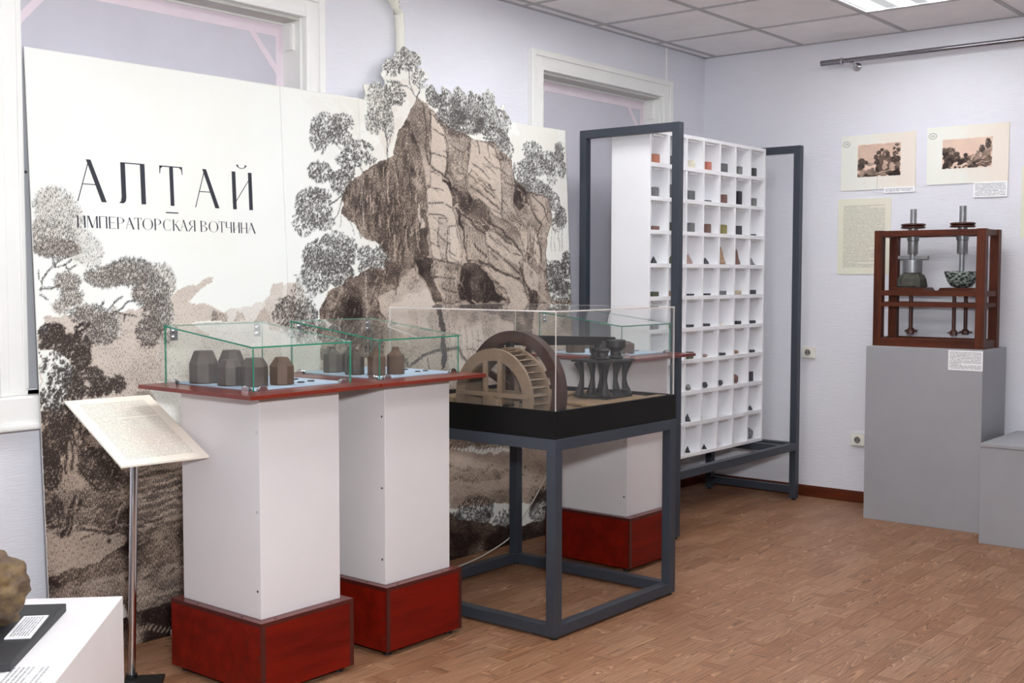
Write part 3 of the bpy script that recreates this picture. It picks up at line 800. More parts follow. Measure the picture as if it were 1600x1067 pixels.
('f',1242,1347,137,72,623,0.8832,14,6,0.405,'r',-1),
('f',1173,1282,79,86,344,0.864,14,6,0.315,'r',-1),
('f',1290,1283,76,57,245,0.8928,14,6,0.49500000000000005,'r',-1),
('s',0.92,6,[(1366,1276),(1353,1302),(1326,1317)]),
('f',1440,1350,50,42,139,0.8448,13,6,0.27,'r',-1),
('f',1524,1356,51,37,122,0.864,13,6,0.36000000000000004,'r',-1),
('f',1484,1297,88,42,213,0.8832,13,6,0.45,'r',-1),
('f',1021,1145,63,44,180,0.8832,14,6,0.36000000000000004,'r',-1),
('f',1109,1118,58,55,196,0.9023999999999999,14,6,0.45,'r',-1),
('f',1065,1069,90,40,164,0.8832,14,6,0.36000000000000004,'r',-1),
('f',973,1117,30,34,57,0.816,12,5,0.225,'r',-1),
('f',1104,1219,64,65,131,0.768,12,5,0.18000000000000002,'r',-1),
('f',1889,2063,66,51,245,0.8928,13,6,0.45,'r',-1),
('f',1970,2044,84,63,344,0.8928,13,6,0.49500000000000005,'r',-1),
('f',2064,2069,69,75,270,0.864,13,5,0.36000000000000004,'v',-1),
('f',2150,2049,80,70,270,0.8832,13,5,0.405,'v',-1),
('f',2239,2059,72,83,262,0.864,13,5,0.315,'v',-1),
('f',2128,1974,152,58,508,0.9119999999999999,13,6,0.5850000000000001,'r',-1),
('f',1967,1972,84,40,229,0.8832,13,6,0.49500000000000005,'r',-1),
('f',2326,1994,74,60,213,0.864,13,6,0.315,'r',-1),
('f',2290,1916,92,48,245,0.8928,13,6,0.45,'r',-1),
('f',2357,1870,56,54,139,0.8832,13,6,0.36000000000000004,'r',-1),
('f',2014,1919,85,28,164,0.864,13,6,0.49500000000000005,'r',-1),
('f',2558,1878,79,43,155,0.8928,13,6,0.315,'r',-1),
('f',2503,1772,88,55,229,0.8928,13,6,0.405,'r',-1),
('f',2593,1809,121,50,245,0.9023999999999999,13,6,0.45,'r',-1),
('f',2680,1834,71,50,155,0.8928,13,6,0.36000000000000004,'r',-1),
('f',2701,1763,41,44,57,0.8832,12,6,0.27,'r',-1),
('f',2538,1700,140,43,270,0.9023999999999999,13,6,0.49500000000000005,'r',-1),
('f',2661,1682,51,31,73,0.8928,12,6,0.36000000000000004,'r',-1),
('f',2765,1885,41,51,106,0.9023999999999999,13,6,0.405,'r',-1),
('f',2781,1810,36,51,82,0.9023999999999999,13,6,0.36000000000000004,'r',-1),
('f',2715,1637,46,44,98,0.9023999999999999,13,6,0.45,'r',-1),
('f',2762,1560,47,57,147,0.9119999999999999,13,6,0.54,'r',-1),
('f',2718,1520,31,38,49,0.8832,12,6,0.27,'r',-1),
('s',0.8,4,[(2687,1500),(2676,1392)]),
('s',0.8,4,[(2718,1501),(2706,1393)]),
('s',0.8,4,[(2749,1502),(2738,1393)]),
('s',0.8,4,[(2770,1503),(2758,1394)]),
('f',2705,1288,83,57,270,0.93,14,7,0.765,'r',-1),
('f',2801,1320,52,70,229,0.93,14,7,0.765,'r',-1),
('f',2722,1214,104,38,213,0.93,14,7,0.7200000000000001,'r',-1),
('f',2760,1160,95,32,131,0.9119999999999999,14,7,0.54,'r',-1),
('f',81,1493,76,62,426,0.49996799999999997,15,5,0.054000000000000006,'a',0.3),
('f',63,1393,89,62,524,0.6048,16,6,0.10800000000000001,'a',0.35),
('f',129,1462,50,54,213,0.44352,14,5,0.0432,'a',0.25),
('f',152,1374,59,59,270,0.40319999999999995,15,5,0.0324,'a',0.2),
('f',196,1343,51,55,188,0.40319999999999995,15,5,0.027000000000000003,'a',0.15),
('f',79,1356,81,33,311,0.7096319999999999,15,6,0.21600000000000003,'a',0.5),
('s',0.8,7,[(12,1223),(40,1264),(70,1306),(87,1336)]),
('s',0.8,7,[(70,1306),(61,1341)]),
('s',0.8,7,[(82,1321),(123,1336)]),
('s',0.8,7,[(70,1294),(104,1306),(132,1324)]),
('s',0.8,7,[(104,1306),(114,1290),(149,1303)]),
('s',0.8,7,[(12,1227),(56,1227),(89,1239)]),
('s',0.8,7,[(11,1211),(36,1194)]),
('s',0.8,7,[(10,1279),(17,1248)]),
('f',112,1247,45,33,213,0.64512,15,6,0.189,'a',0.4),
('f',125,1201,41,33,188,0.628992,15,6,0.162,'a',0.4),
('f',92,1168,35,25,106,0.5644799999999999,14,6,0.10800000000000001,'a',0.4),
('f',251,1264,76,38,426,0.6854399999999999,15,6,0.189,'a',0.4),
('f',348,1280,95,48,623,0.72576,15,6,0.243,'a',0.45),
('f',420,1213,71,62,524,0.741888,15,6,0.29700000000000004,'a',0.5),
('f',441,1134,56,67,426,0.7580159999999999,15,6,0.324,'a',0.55),
('f',405,1068,50,48,295,0.7580159999999999,15,6,0.324,'a',0.55),
('f',465,1246,57,67,245,0.64512,14,5,0.081,'a',0.35),
('f',474,1122,36,90,213,0.64512,14,5,0.081,'a',0.4),
('s',0.88,6,[(248,1157),(278,1182),(308,1197)]),
('s',0.88,6,[(262,1141),(306,1160),(332,1181),(356,1185)]),
('s',0.88,6,[(277,1152),(320,1138),(364,1132)]),
('s',0.88,6,[(320,1138),(314,1116)]),
('s',0.88,6,[(223,1166),(236,1187)]),
('f',186,1136,70,34,352,0.7096319999999999,15,6,0.21600000000000003,'a',0.5),
('f',242,1091,47,56,344,0.72576,15,6,0.243,'a',0.55),
('f',202,1076,32,38,164,0.741888,15,6,0.27,'a',0.5),
('f',274,1106,28,56,122,0.5644799999999999,14,5,0.081,'a',0.4),
('s',0.95,11,[(126,1058),(147,1082),(180,1102)]),
('s',0.95,11,[(137,1068),(134,1096),(158,1108)]),
('f',53,1081,48,33,311,0.93,15,7,0.675,'r',-1),
('f',124,1036,64,42,393,0.93,15,7,0.7200000000000001,'r',-1),
('f',151,993,32,38,164,0.93,15,7,0.675,'r',-1),
('f',35,1030,30,33,131,0.9119999999999999,15,7,0.54,'r',-1),
('p',0.05,0.12,[(7,1032),(72,1014),(114,963),(102,890),(70,830),(2,836)]),
('f',54,977,48,41,57,0.8928,18,7,0.018000000000000002,'r',-1),
('f',73,913,40,54,65,0.9119999999999999,19,8,0.018000000000000002,'r',-1),
('f',29,864,35,41,57,0.9119999999999999,19,8,0.018000000000000002,'r',-1),
('f',118,910,36,71,213,0.93,16,7,0.675,'r',-1),
('f',57,810,62,41,164,0.93,17,8,0.36000000000000004,'r',-1),
('f',188,937,37,25,106,0.9119999999999999,16,7,0.405,'r',-1),
('f',233,902,52,25,164,0.9119999999999999,16,7,0.36000000000000004,'r',-1),
('f',281,898,28,30,90,0.9119999999999999,16,7,0.315,'r',-1),
('f',197,879,56,17,114,0.93,16,7,0.45,'r',-1),
('s',0.93,8,[(141,909),(186,884),(233,889),(265,904)]),
('s',0.93,8,[(107,827),(94,743),(106,700),(98,637)]),
('s',0.93,8,[(90,796),(104,753),(115,710),(133,697),(148,717)]),
('s',0.93,8,[(133,697),(136,671)]),
('s',0.93,8,[(64,726),(80,671),(73,624)]),
('f',42,727,48,62,352,0.93,16,7,0.63,'r',-1),
('f',27,635,39,62,270,0.93,18,7,0.63,'v',-1),
('f',73,777,44,33,131,0.9119999999999999,17,8,0.315,'r',-1),
('f',112,783,31,29,49,0.9119999999999999,15,7,0.09000000000000001,'r',-1),
('f',144,738,22,25,41,0.9119999999999999,15,7,0.09000000000000001,'r',-1),
('f',185,637,65,55,426,0.8928,15,7,0.45,'r',-1),
('f',218,590,61,51,352,0.8832,15,7,0.45,'r',-1),
('f',152,684,32,25,73,0.9119999999999999,15,7,0.27,'r',-1),
('f',265,573,48,34,164,0.8448,14,6,0.36000000000000004,'r',-1),
('f',31,499,35,53,164,0.9216,16,7,0.54,'r',-1),
]
CUT = [(1425,1864),(1455,1975),(1461,2013),(1469,2040),(1485,2061),(1495,2049),(1504,2087),(1521,2068),(1537,2091),(1565,2063),(1581,2086),(1575,2107),(1588,2141),(1577,2150),(1608,2170),(1630,2179),(1636,2207),(1664,2233),(1694,2243),(1714,2256),(1741,2250),(1772,2237),(1802,2214),(1804,2192),(1780,2178),(1775,2160),(1816,2177),(1846,2148),(1852,2120),(1823,2100),(1842,2086),(1844,2105),(1875,2095),(1898,2076),(1940,2080),(1950,2110),(1982,2091),(1997,2070),(2011,2100),(2034,2123),(2067,2107),(2091,2069),(2114,2101),(2153,2094),(2196,2076),(2203,2123),(2219,2102),(2248,2141),(2274,2108),(2290,2065),(2311,2047),(2349,2063),(2380,2036),(2406,2002),(2423,1958),(2433,1883),(2399,1789)]
SUBTITLE = [('И',0.1553,0.1855),('М',0.1918,0.2297),('П',0.2348,0.2648),('Е',0.2698,0.2999),('Р',0.3009,0.3317),('А',0.3348,0.3677),('Т',0.368,0.3965),('О',0.399,0.4408),('Р',0.4451,0.4761),('С',0.4802,0.5157),('К',0.5201,0.5501),('А',0.5519,0.5817),('Я',0.5852,0.6148),('В',0.6357,0.6666),('О',0.6708,0.7127),('Т',0.7153,0.7403),('Ч',0.7449,0.7733),('И',0.7791,0.8079),('Н',0.8137,0.8428),('А',0.8458,0.8812)]

# ------------------------------------------------------------------ room shell
CEIL = 2.578
WALLP = None
def wall_material():
    mat = bpy.data.materials.new('wallpaper'); n = NT(mat)
    p = n.pos()
    f = n.noise(n.mapping(p, (1, 1, 6)), 30.0, 4.0, 0.6); g = n.noise(p, 1.3, 3.0)
    c = n.mix(n.ramp(g, 0.35, 0.7), lin((226, 226, 233)), lin((232, 232, 238)))
    n.l.new(c, n.bsdf.inputs['Base Color']); n.bsdf.inputs['Roughness'].default_value = 0.75
    n.bsdf.inputs['Specular IOR Level'].default_value = 0.25
    z = n.noise(n.mapping(p, (3.0, 3.0, 60.0)), 4.0, 2.0)
    n.bump(n.math('ADD', n.math('MULTIPLY', f, 0.5), z), 0.0022, 0.8)
    return mat
m_wall = wall_material()
m_white = M('white_paint', (238, 238, 234), 0.42, var=0.03, vscale=3)
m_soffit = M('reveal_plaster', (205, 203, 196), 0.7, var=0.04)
m_under = M('floor_underlay', (70, 48, 34), 0.8)
m_base = wood_mat('baseboard_wood', (66, 26, 12), (112, 50, 24), 'y', 0.35, 20, 0.4)
m_basex = wood_mat('baseboard_wood_x', (66, 26, 12), (112, 50, 24), 'x', 0.35, 20, 0.4)

W1 = (-4.340, -3.155, 0.90, 2.290); W2 = (-1.620, -0.500, 0.90, 2.290)   # window openings x0,x1,z0,z1
XL, YF = -8.0, -6.5
b = MB()
xs = [XL-0.2, W1[0], W1[1], W2[0], W2[1], 0.0]
b.box(xs[0], xs[1], 0, 0.25, 0, 2.66); b.box(xs[2], xs[3], 0, 0.25, 0, 2.66); b.box(xs[4], xs[5]+0.2, 0, 0.25, 0, 2.66)
for w in (W1, W2): b.box(w[0], w[1], 0, 0.25, 0, w[2]); b.box(w[0], w[1], 0, 0.25, w[3], 2.66)
struct(b.build('wall_back', m_wall), 'pale lilac wallpapered wall with the two boarded windows')
struct(MB().box(0, 0.2, YF-0.2, 0.0, 0, 2.66).build('wall_right', m_wall), 'pale lilac wall hung with the framed prints')
struct(MB().box(XL-0.2, XL, YF-0.2, 0.0, 0, 2.66).build('wall_left', m_wall), 'pale lilac wall')
struct(MB().box(XL, 0, YF-0.2, YF, 0, 2.66).build('wall_front', m_wall), 'pale lilac wall')
struct(MB().box(-0.016, 0, YF, 0, 0, 0.056).box(-0.010, 0, YF, 0, 0.056, 0.064).build('baseboard_right', m_base, bevel=0.003), 'reddish brown wooden baseboard, scuffed')
struct(MB().box(XL, -0.016, -0.016, 0, 0, 0.056).box(XL, -0.016, -0.010, 0, 0.056, 0.064).build('baseboard_back', m_basex, bevel=0.003), 'reddish brown wooden baseboard')
struct(MB().box(-0.446, -0.434, -0.010, 0, 2.385, 2.578).build('trim_1', m_white, bevel=0.002), 'thin white cable cover above the casing')

# ------------------------------------------------------------------ floor: printed parquet blocks
def plank_mat(name, axis):
    mat = bpy.data.materials.new(name); n = NT(mat)
    geo = n.new('ShaderNodeNewGeometry'); oi = n.new('ShaderNodeObjectInfo')
    rnd = n.math('FRACT', n.math('ADD', n.math('MULTIPLY', oi.outputs['Random'], 7.13), n.math('MULTIPLY', geo.outputs['Random Per Island'], 3.7)))
    cv = n.new('ShaderNodeCombineXYZ'); n.l.new(n.math('MULTIPLY', rnd, 19.0), cv.inputs[0]); n.l.new(n.math('MULTIPLY', rnd, 47.0), cv.inputs[1])
    va = n.new('ShaderNodeVectorMath', operation='ADD'); n.l.new(geo.outputs['Position'], va.inputs[0]); n.l.new(cv.outputs[0], va.inputs[1])
    X = axis == 'x'
    p = n.mapping(va.outputs[0], (7.0, 150.0, 1.0) if X else (150.0, 7.0, 1.0))
    fig = n.noise(n.mapping(va.outputs[0], (1.5, 19.0, 1) if X else (19.0, 1.5, 1)), 1.0, 0.5, 0.4)
    ph = n.math('FRACT', n.math('MULTIPLY', fig, 13.0))
    dark = n.ramp(ph, 0.80, 1.0); lite = n.math('MULTIPLY', n.ramp(ph, 0.0, 0.08), n.ramp(ph, 0.30, 0.08))
    on = n.ramp(n.noise(n.mapping(va.outputs[0], (4.0, 12.0, 1) if X else (12.0, 4.0, 1)), 1.0, 1.0), 0.44, 0.54)
    fine = n.noise(p, 1.0, 4.0, 0.6)
    k = fine
    a = n.mix(n.ramp(fine, 0.30, 0.64), lin((118, 82, 58)), lin((174, 132, 102)))
    a = n.mix(n.math('MULTIPLY', n.math('MULTIPLY', dark, on), 0.85), a, lin((88, 56, 38)))
    a = n.mix(n.math('MULTIPLY', n.math('MULTIPLY', lite, on), 0.7), a, lin((208, 168, 136)))
    a = n.mix(rnd, a, n.mix(1.0, a, lin((226, 212, 198)), 'MULTIPLY'))
    # grey scuffs of long use
    w = n.ramp(n.noise(geo.outputs['Position'], 1.1, 5.0, 0.7), 0.56, 0.80)
    a = n.mix(n.math('MULTIPLY', w, 0.45), a, lin((120, 104, 90)))
    n.l.new(a, n.bsdf.inputs['Base Color'])
    n.bsdf.inputs['Roughness'].default_value = 0.42
    n.l.new(n.math('ADD', n.math('MULTIPLY', fine, 0.2), 0.36), n.bsdf.inputs['Roughness'])
    n.bsdf.inputs['Specular IOR Level'].default_value = 0.4
    n.bump(k, 0.0004)
    return mat
m_px, m_py = plank_mat('parquet_lengthwise', 'x'), plank_mat('parquet_crosswise', 'y')
m_seam = m_under
floor = struct(MB().box(XL, 0, YF, 0, -0.08, -0.0012).build('floor', m_under), 'linoleum floor printed as oak parquet blocks')
floor['_w'] = (0, 0, 0)
LP, LC, WR, GAP = 0.262, 0.040, 0.082, 0.0010
items = []
rr = random.Random(5)
row = 0; y = 0.0
while y > -4.2:
    x = LP+LC-(row*0.113 % (LP+LC)); k = 0
    while x > -6.4:
        items.append((x-LP/2, y-WR/2, LP, 'x')); items.append((x-LP-LC/2, y-WR/2, LC, 'y')); x -= LP+LC
    y -= WR; row += 1
def project(p):
    d = Vector(p)-CAM; z = d.dot(_f)
    return (800+FPX*d.dot(_r2)/z, 533.5-FPX*d.dot(_u2)/z, z) if z > 0.2 else (1e6, 1e6, 1)
vis, rest = [], []
for it in items:
    if it[0]-it[2]/2 > -0.004: continue
    if it[0]+it[2]/2 > 0.001: rest.append((0, it)); continue
    px, py, z = project((it[0], it[1], 0))
    sz = it[2]*WR/(z*z*z)
    inside = -20 < px < 1620 and py < 1110 and not (282 < px < 530 and py < 1000)
    (vis if inside else rest).append((sz, it))
vis.sort(key=lambda q: -q[0])
rest += vis[300:]; vis = vis[:300]
def plank_mesh(L, mat):
    o = MB().box(-L/2+GAP/2, L/2-GAP/2, -WR/2+GAP/2, WR/2-GAP/2, -0.0012, 0.0).build('plank', mat)
    me = o.data; bpy.data.objects.remove(o); return me
me_x, me_y = plank_mesh(LP, m_px), plank_mesh(LC, m_py)
for sz, (x, y, L, ax) in vis:
    o = bpy.data.objects.new('plank', me_x if ax == 'x' else me_y); COL.objects.link(o); o.parent = floor; o.location = (x, y, 0)
b = MB()
for sz, (x, y, L, ax) in rest:
    px, py, z = project((x, y, 0))
    if not (-400 < px < 2000 and z < 9): continue
    b.box(x-L/2+GAP/2, min(x+L/2-GAP/2, -0.001), y-WR/2+GAP/2, y+WR/2-GAP/2, -0.0012, 0.0, 0 if ax == 'x' else 1)
o = b.build('parquet_field', [m_px, m_py], floor); o['kind'] = 'stuff'

# ------------------------------------------------------------------ ceiling: 0.6 m tiles on a metal grid
m_tile = M('ceiling_tile_fibre', (244, 241, 242), 0.9, var=0.04, vscale=5, bump=0.0006, bscale=180)
m_grid = M('ceiling_grid_metal', (178, 176, 178), 0.5, var=0.02)
ceiling = struct(MB().box(XL, 0, YF, 0, CEIL+0.075, CEIL+0.14).build('ceiling', m_tile), 'suspended ceiling of pale grey tiles')
ceiling['_w'] = (0, 0, 0)
gx = [0.0] + [-0.571-0.6*i for i in range(13)]; gy = [0.0, -0.079] + [-0.637-0.6*i for i in range(10)]
gx[-1] = XL; gy[-1] = YF
far = MB()
for i in range(len(gx)-1):
    for j in range(len(gy)-1):
        if (i, j) in LAMP_CELLS: continue
        x1, x0, y1, y0 = gx[i]-0.004, gx[i+1]+0.004, gy[j]-0.004, gy[j+1]+0.004
        if x1 > -3.2 and y1 > -2.2: MB().box(x0, x1, y0, y1, CEIL+0.004, CEIL+0.018).build('ceiling_tile', m_tile, ceiling)
        else: far.box(x0, x1, y0, y1, CEIL+0.004, CEIL+0.018)
far.build('far_ceiling_tiles', m_tile, ceiling)['kind'] = 'stuff'
for x in gx[1:-1]: MB().box(x-0.012, x+0.012, YF, 0, CEIL, CEIL+0.004).build('grid_bar', m_grid, ceiling)
for y in gy[1:-1]: MB().box(XL, 0, y-0.012, y+0.012, CEIL-0.0005, CEIL+0.0035).build('grid_bar', m_grid, ceiling)
MB().box(-0.018, 0, YF, 0, CEIL-0.001, CEIL+0.003).build('wall_angle', m_grid, ceiling)
MB().box(XL, 0, -0.018, 0, CEIL-0.001, CEIL+0.003).build('wall_angle', m_grid, ceiling)

def lamp_mat():
    mat = bpy.data.materials.new('luminaire_diffuser'); n = NT(mat); n.n.remove(n.bsdf)
    x, y, z = n.sep(n.pos())
    s = n.math('FRACT', n.math('DIVIDE', n.math('ADD', y, 0.637), 0.15))
    k = n.math('ADD', n.math('MULTIPLY', n.ramp(n.math('ABSOLUTE', n.math('SUBTRACT', s, 0.5)), 0.30, 0.12), 2.5), 0.055)
    e = n.new('ShaderNodeEmission'); e.inputs[0].default_value = (0.97, 0.98, 1.0, 1)
    n.l.new(n.math('MULTIPLY', k, LAMP), e.inputs[1]); n.l.new(e.outputs[0], n.out.inputs[0])
    return mat
m_lamp = lamp_mat(); m_lampframe = M('luminaire_frame', (225, 225, 228), 0.3)
first = None
for q, (i, j) in enumerate(LAMP_CELLS):
    x1, x0, y1, y0 = gx[i], gx[i+1], gy[j], gy[j+1]
    if q == 0:
        lampt = empty('ceiling_light', ((x0+x1)/2, (y0+y1)/2, CEIL))
        f = 0.022
        fb = MB()
        fb.box(x0+.013, x1-.013, y0+.013, y0+f, CEIL+.001, CEIL+.05).box(x0+.013, x1-.013, y1-f, y1-.013, CEIL+.001, CEIL+.05)
        fb.box(x0+.013, x0+f, y0+f, y1-f, CEIL+.001, CEIL+.05).box(x1-f, x1-.013, y0+f, y1-f, CEIL+.001, CEIL+.05)
        fb.build('frame', m_lampframe, lampt)
        MB().box(x0+f, x1-f, y0+f, y1-f, CEIL+.008, CEIL+.016).build('diffuser', m_lamp, lampt)
        c0 = ((x0+x1)/2, (y0+y1)/2); o = lampt
    else:
        o = copy_tree(lampt, None, ((x0+x1)/2-c0[0], (y0+y1)/2-c0[1], 0))
    where = ['near the wall with the prints', 'added unseen as fill light over the rear pedestal', 'added unseen as fill light over the steel table', 'added unseen as fill light over the first pedestal', 'added unseen as fill light in the middle of the room'][q]
    tag(o, 'square ceiling light with striped diffuser ' + where, 'ceiling light', 'recessed ceiling lights')

# ------------------------------------------------------------------ windows, boarded with stretched fabric
m_fabric = M('stretched_fabric', (206, 204, 213), 0.8, var=0.05, vscale=2.5, bump=0.0005, bscale=300)
m_pink = M('strip_through_fabric', (232, 218, 226), 0.7, var=0.03)
m_steel = M('hinge_steel', (150, 150, 150), 0.3, 1.0)
def window(idx, w):
    x0, x1, z0, z1 = w
    root = empty('window_%d' % idx, ((x0+x1)/2, 0, z0)); struct(root, 'window closed by a grey fabric panel in a white wooden casing')
    c = 0.096; D = 0.105
    for s, xa, xb in (('l', x0-c, x0), ('r', x1, x1+c)):
        bb = MB().box(xa, xb, -0.022, 0.0, z0-0.02, z1+c)
        if s == 'l': bb.box(xa, xa+0.03, -0.032, -0.022, z0-0.02, z1+c); bb.box(xb-.018, xb, -0.028, -0.022, z0, z1+.018)
        else: bb.box(xb-0.03, xb, -0.032, -0.022, z0-0.02, z1+c); bb.box(xa, xa+.018, -0.028, -0.022, z0, z1+.018)
        bb.build('casing', m_white, root, bevel=0.004)
    MB().box(x0, x1, -0.022, 0.0, z1, z1+c).box(x0-c+.03, x1+c-.03, -0.032, -0.022, z1+c-0.03, z1+c).box(x0, x1, -0.028, -0.022, z1, z1+.018).build('casing', m_white, root, bevel=0.004)
    MB().box(x0, x0+0.012, 0, D, z0, z1).build('jamb', m_white, root); MB().box(x1-0.012, x1, 0, D, z0, z1).build('jamb', m_white, root)
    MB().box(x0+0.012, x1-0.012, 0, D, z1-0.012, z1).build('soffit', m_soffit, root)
    MB().box(x0-0.13, x1+0.13, -0.058, 0.0, z0-0.115, z0-0.02).box(x0-0.13, x1+0.13, -0.070, 0.0, z0-0.13, z0-0.105).box(x0, x1, 0, D, z0-0.03, z0).build('sill', m_white, root, bevel=0.008)
    a, bq, t = x0+0.012, x1-0.012, z1-0.012
    MB().box(a, bq, D, D+0.02, z0, t).build('fabric_panel', m_fabric, root)
    for q in ((a, bq, t-0.055, t-0.008), (a, a+0.035, z0, t-0.055), (bq-0.035, bq, z0, t-0.055)):
        MB().box(q[0], q[1], D-0.0015, D, q[2], q[3]).build('frame_strip', m_pink, root)
    for sx, xc in ((1, a+0.035), (-1, bq-0.035)):
        fr = frame((xc, D, t-0.055), (1, 0, 0), (0, 0, 1))
        pts = [(sx*0.10, 0), (sx*0.135, 0), (0, -0.15), (0, -0.11)]
        MB().prism(pts, fr, 0.0, 0.0014).build('corner_brace', m_pink, root)
    MB().box(a, bq, D-0.012, D, t-0.008, t).build('top_bead', m_white, root)
    if idx == 1:
        mp = MB().box(x0+0.002, x0+0.060, -0.012, 0.02, z0, 1.965).build('metal_profile', M('grey_metal_profile', (176, 177, 182), 0.5), root, bevel=0.002)
        MB().cyl((x0+0.012, -0.0135, 1.60), (x0+0.012, -0.0115, 1.60), 0.005, n=10).build('screw', m_steel, mp)
    sx = x1-0.012
    so = MB().box(sx-0.016, sx, 0.028, 0.075, z1-0.125, z1-0.022).box(sx-0.019, sx-0.016, 0.034, 0.069, z1-0.118, z1-0.035).build('alarm_sensor', m_white, loc=(sx, 0.05, z1-0.12), bevel=0.005)
    tag(so, ['', 'white plastic alarm sensor in the corner of the window behind the mural title', 'white plastic alarm sensor in the corner of the window behind the specimen rack'][idx], 'sensor', 'window alarm sensors')
    return root
window(1, W1); window(2, W2)

# white heating pipe above the mural
m_pipe = M('white_enamel_pipe', (236, 234, 222), 0.3)
pp = empty('water_pipe', (-2.651, -0.06, 1.5), 'white painted pipe with a bend rising above the rock of the mural', 'pipe')
path = [(-2.628, -0.024, 1.5), (-2.628, -0.024, 2.30), (-2.629, -0.024, 2.345), (-2.637, -0.026, 2.385), (-2.662, -0.03, 2.425), (-2.692, -0.034, 2.450), (-2.742, -0.04, 2.480), (-2.777, -0.045, 2.52), (-2.787, -0.045, 2.578)]
MB().tube(path, 0.0205, 16).build('pipe', m_pipe, pp, smooth=True)
for i in (3, 4, 5):
    d = (Vector(path[i+1])-Vector(path[i-1])).normalized()*0.006
    MB().cyl(Vector(path[i])-d, Vector(path[i])+d, 0.0232, n=16).build('collar', m_pipe, pp, smooth=True)

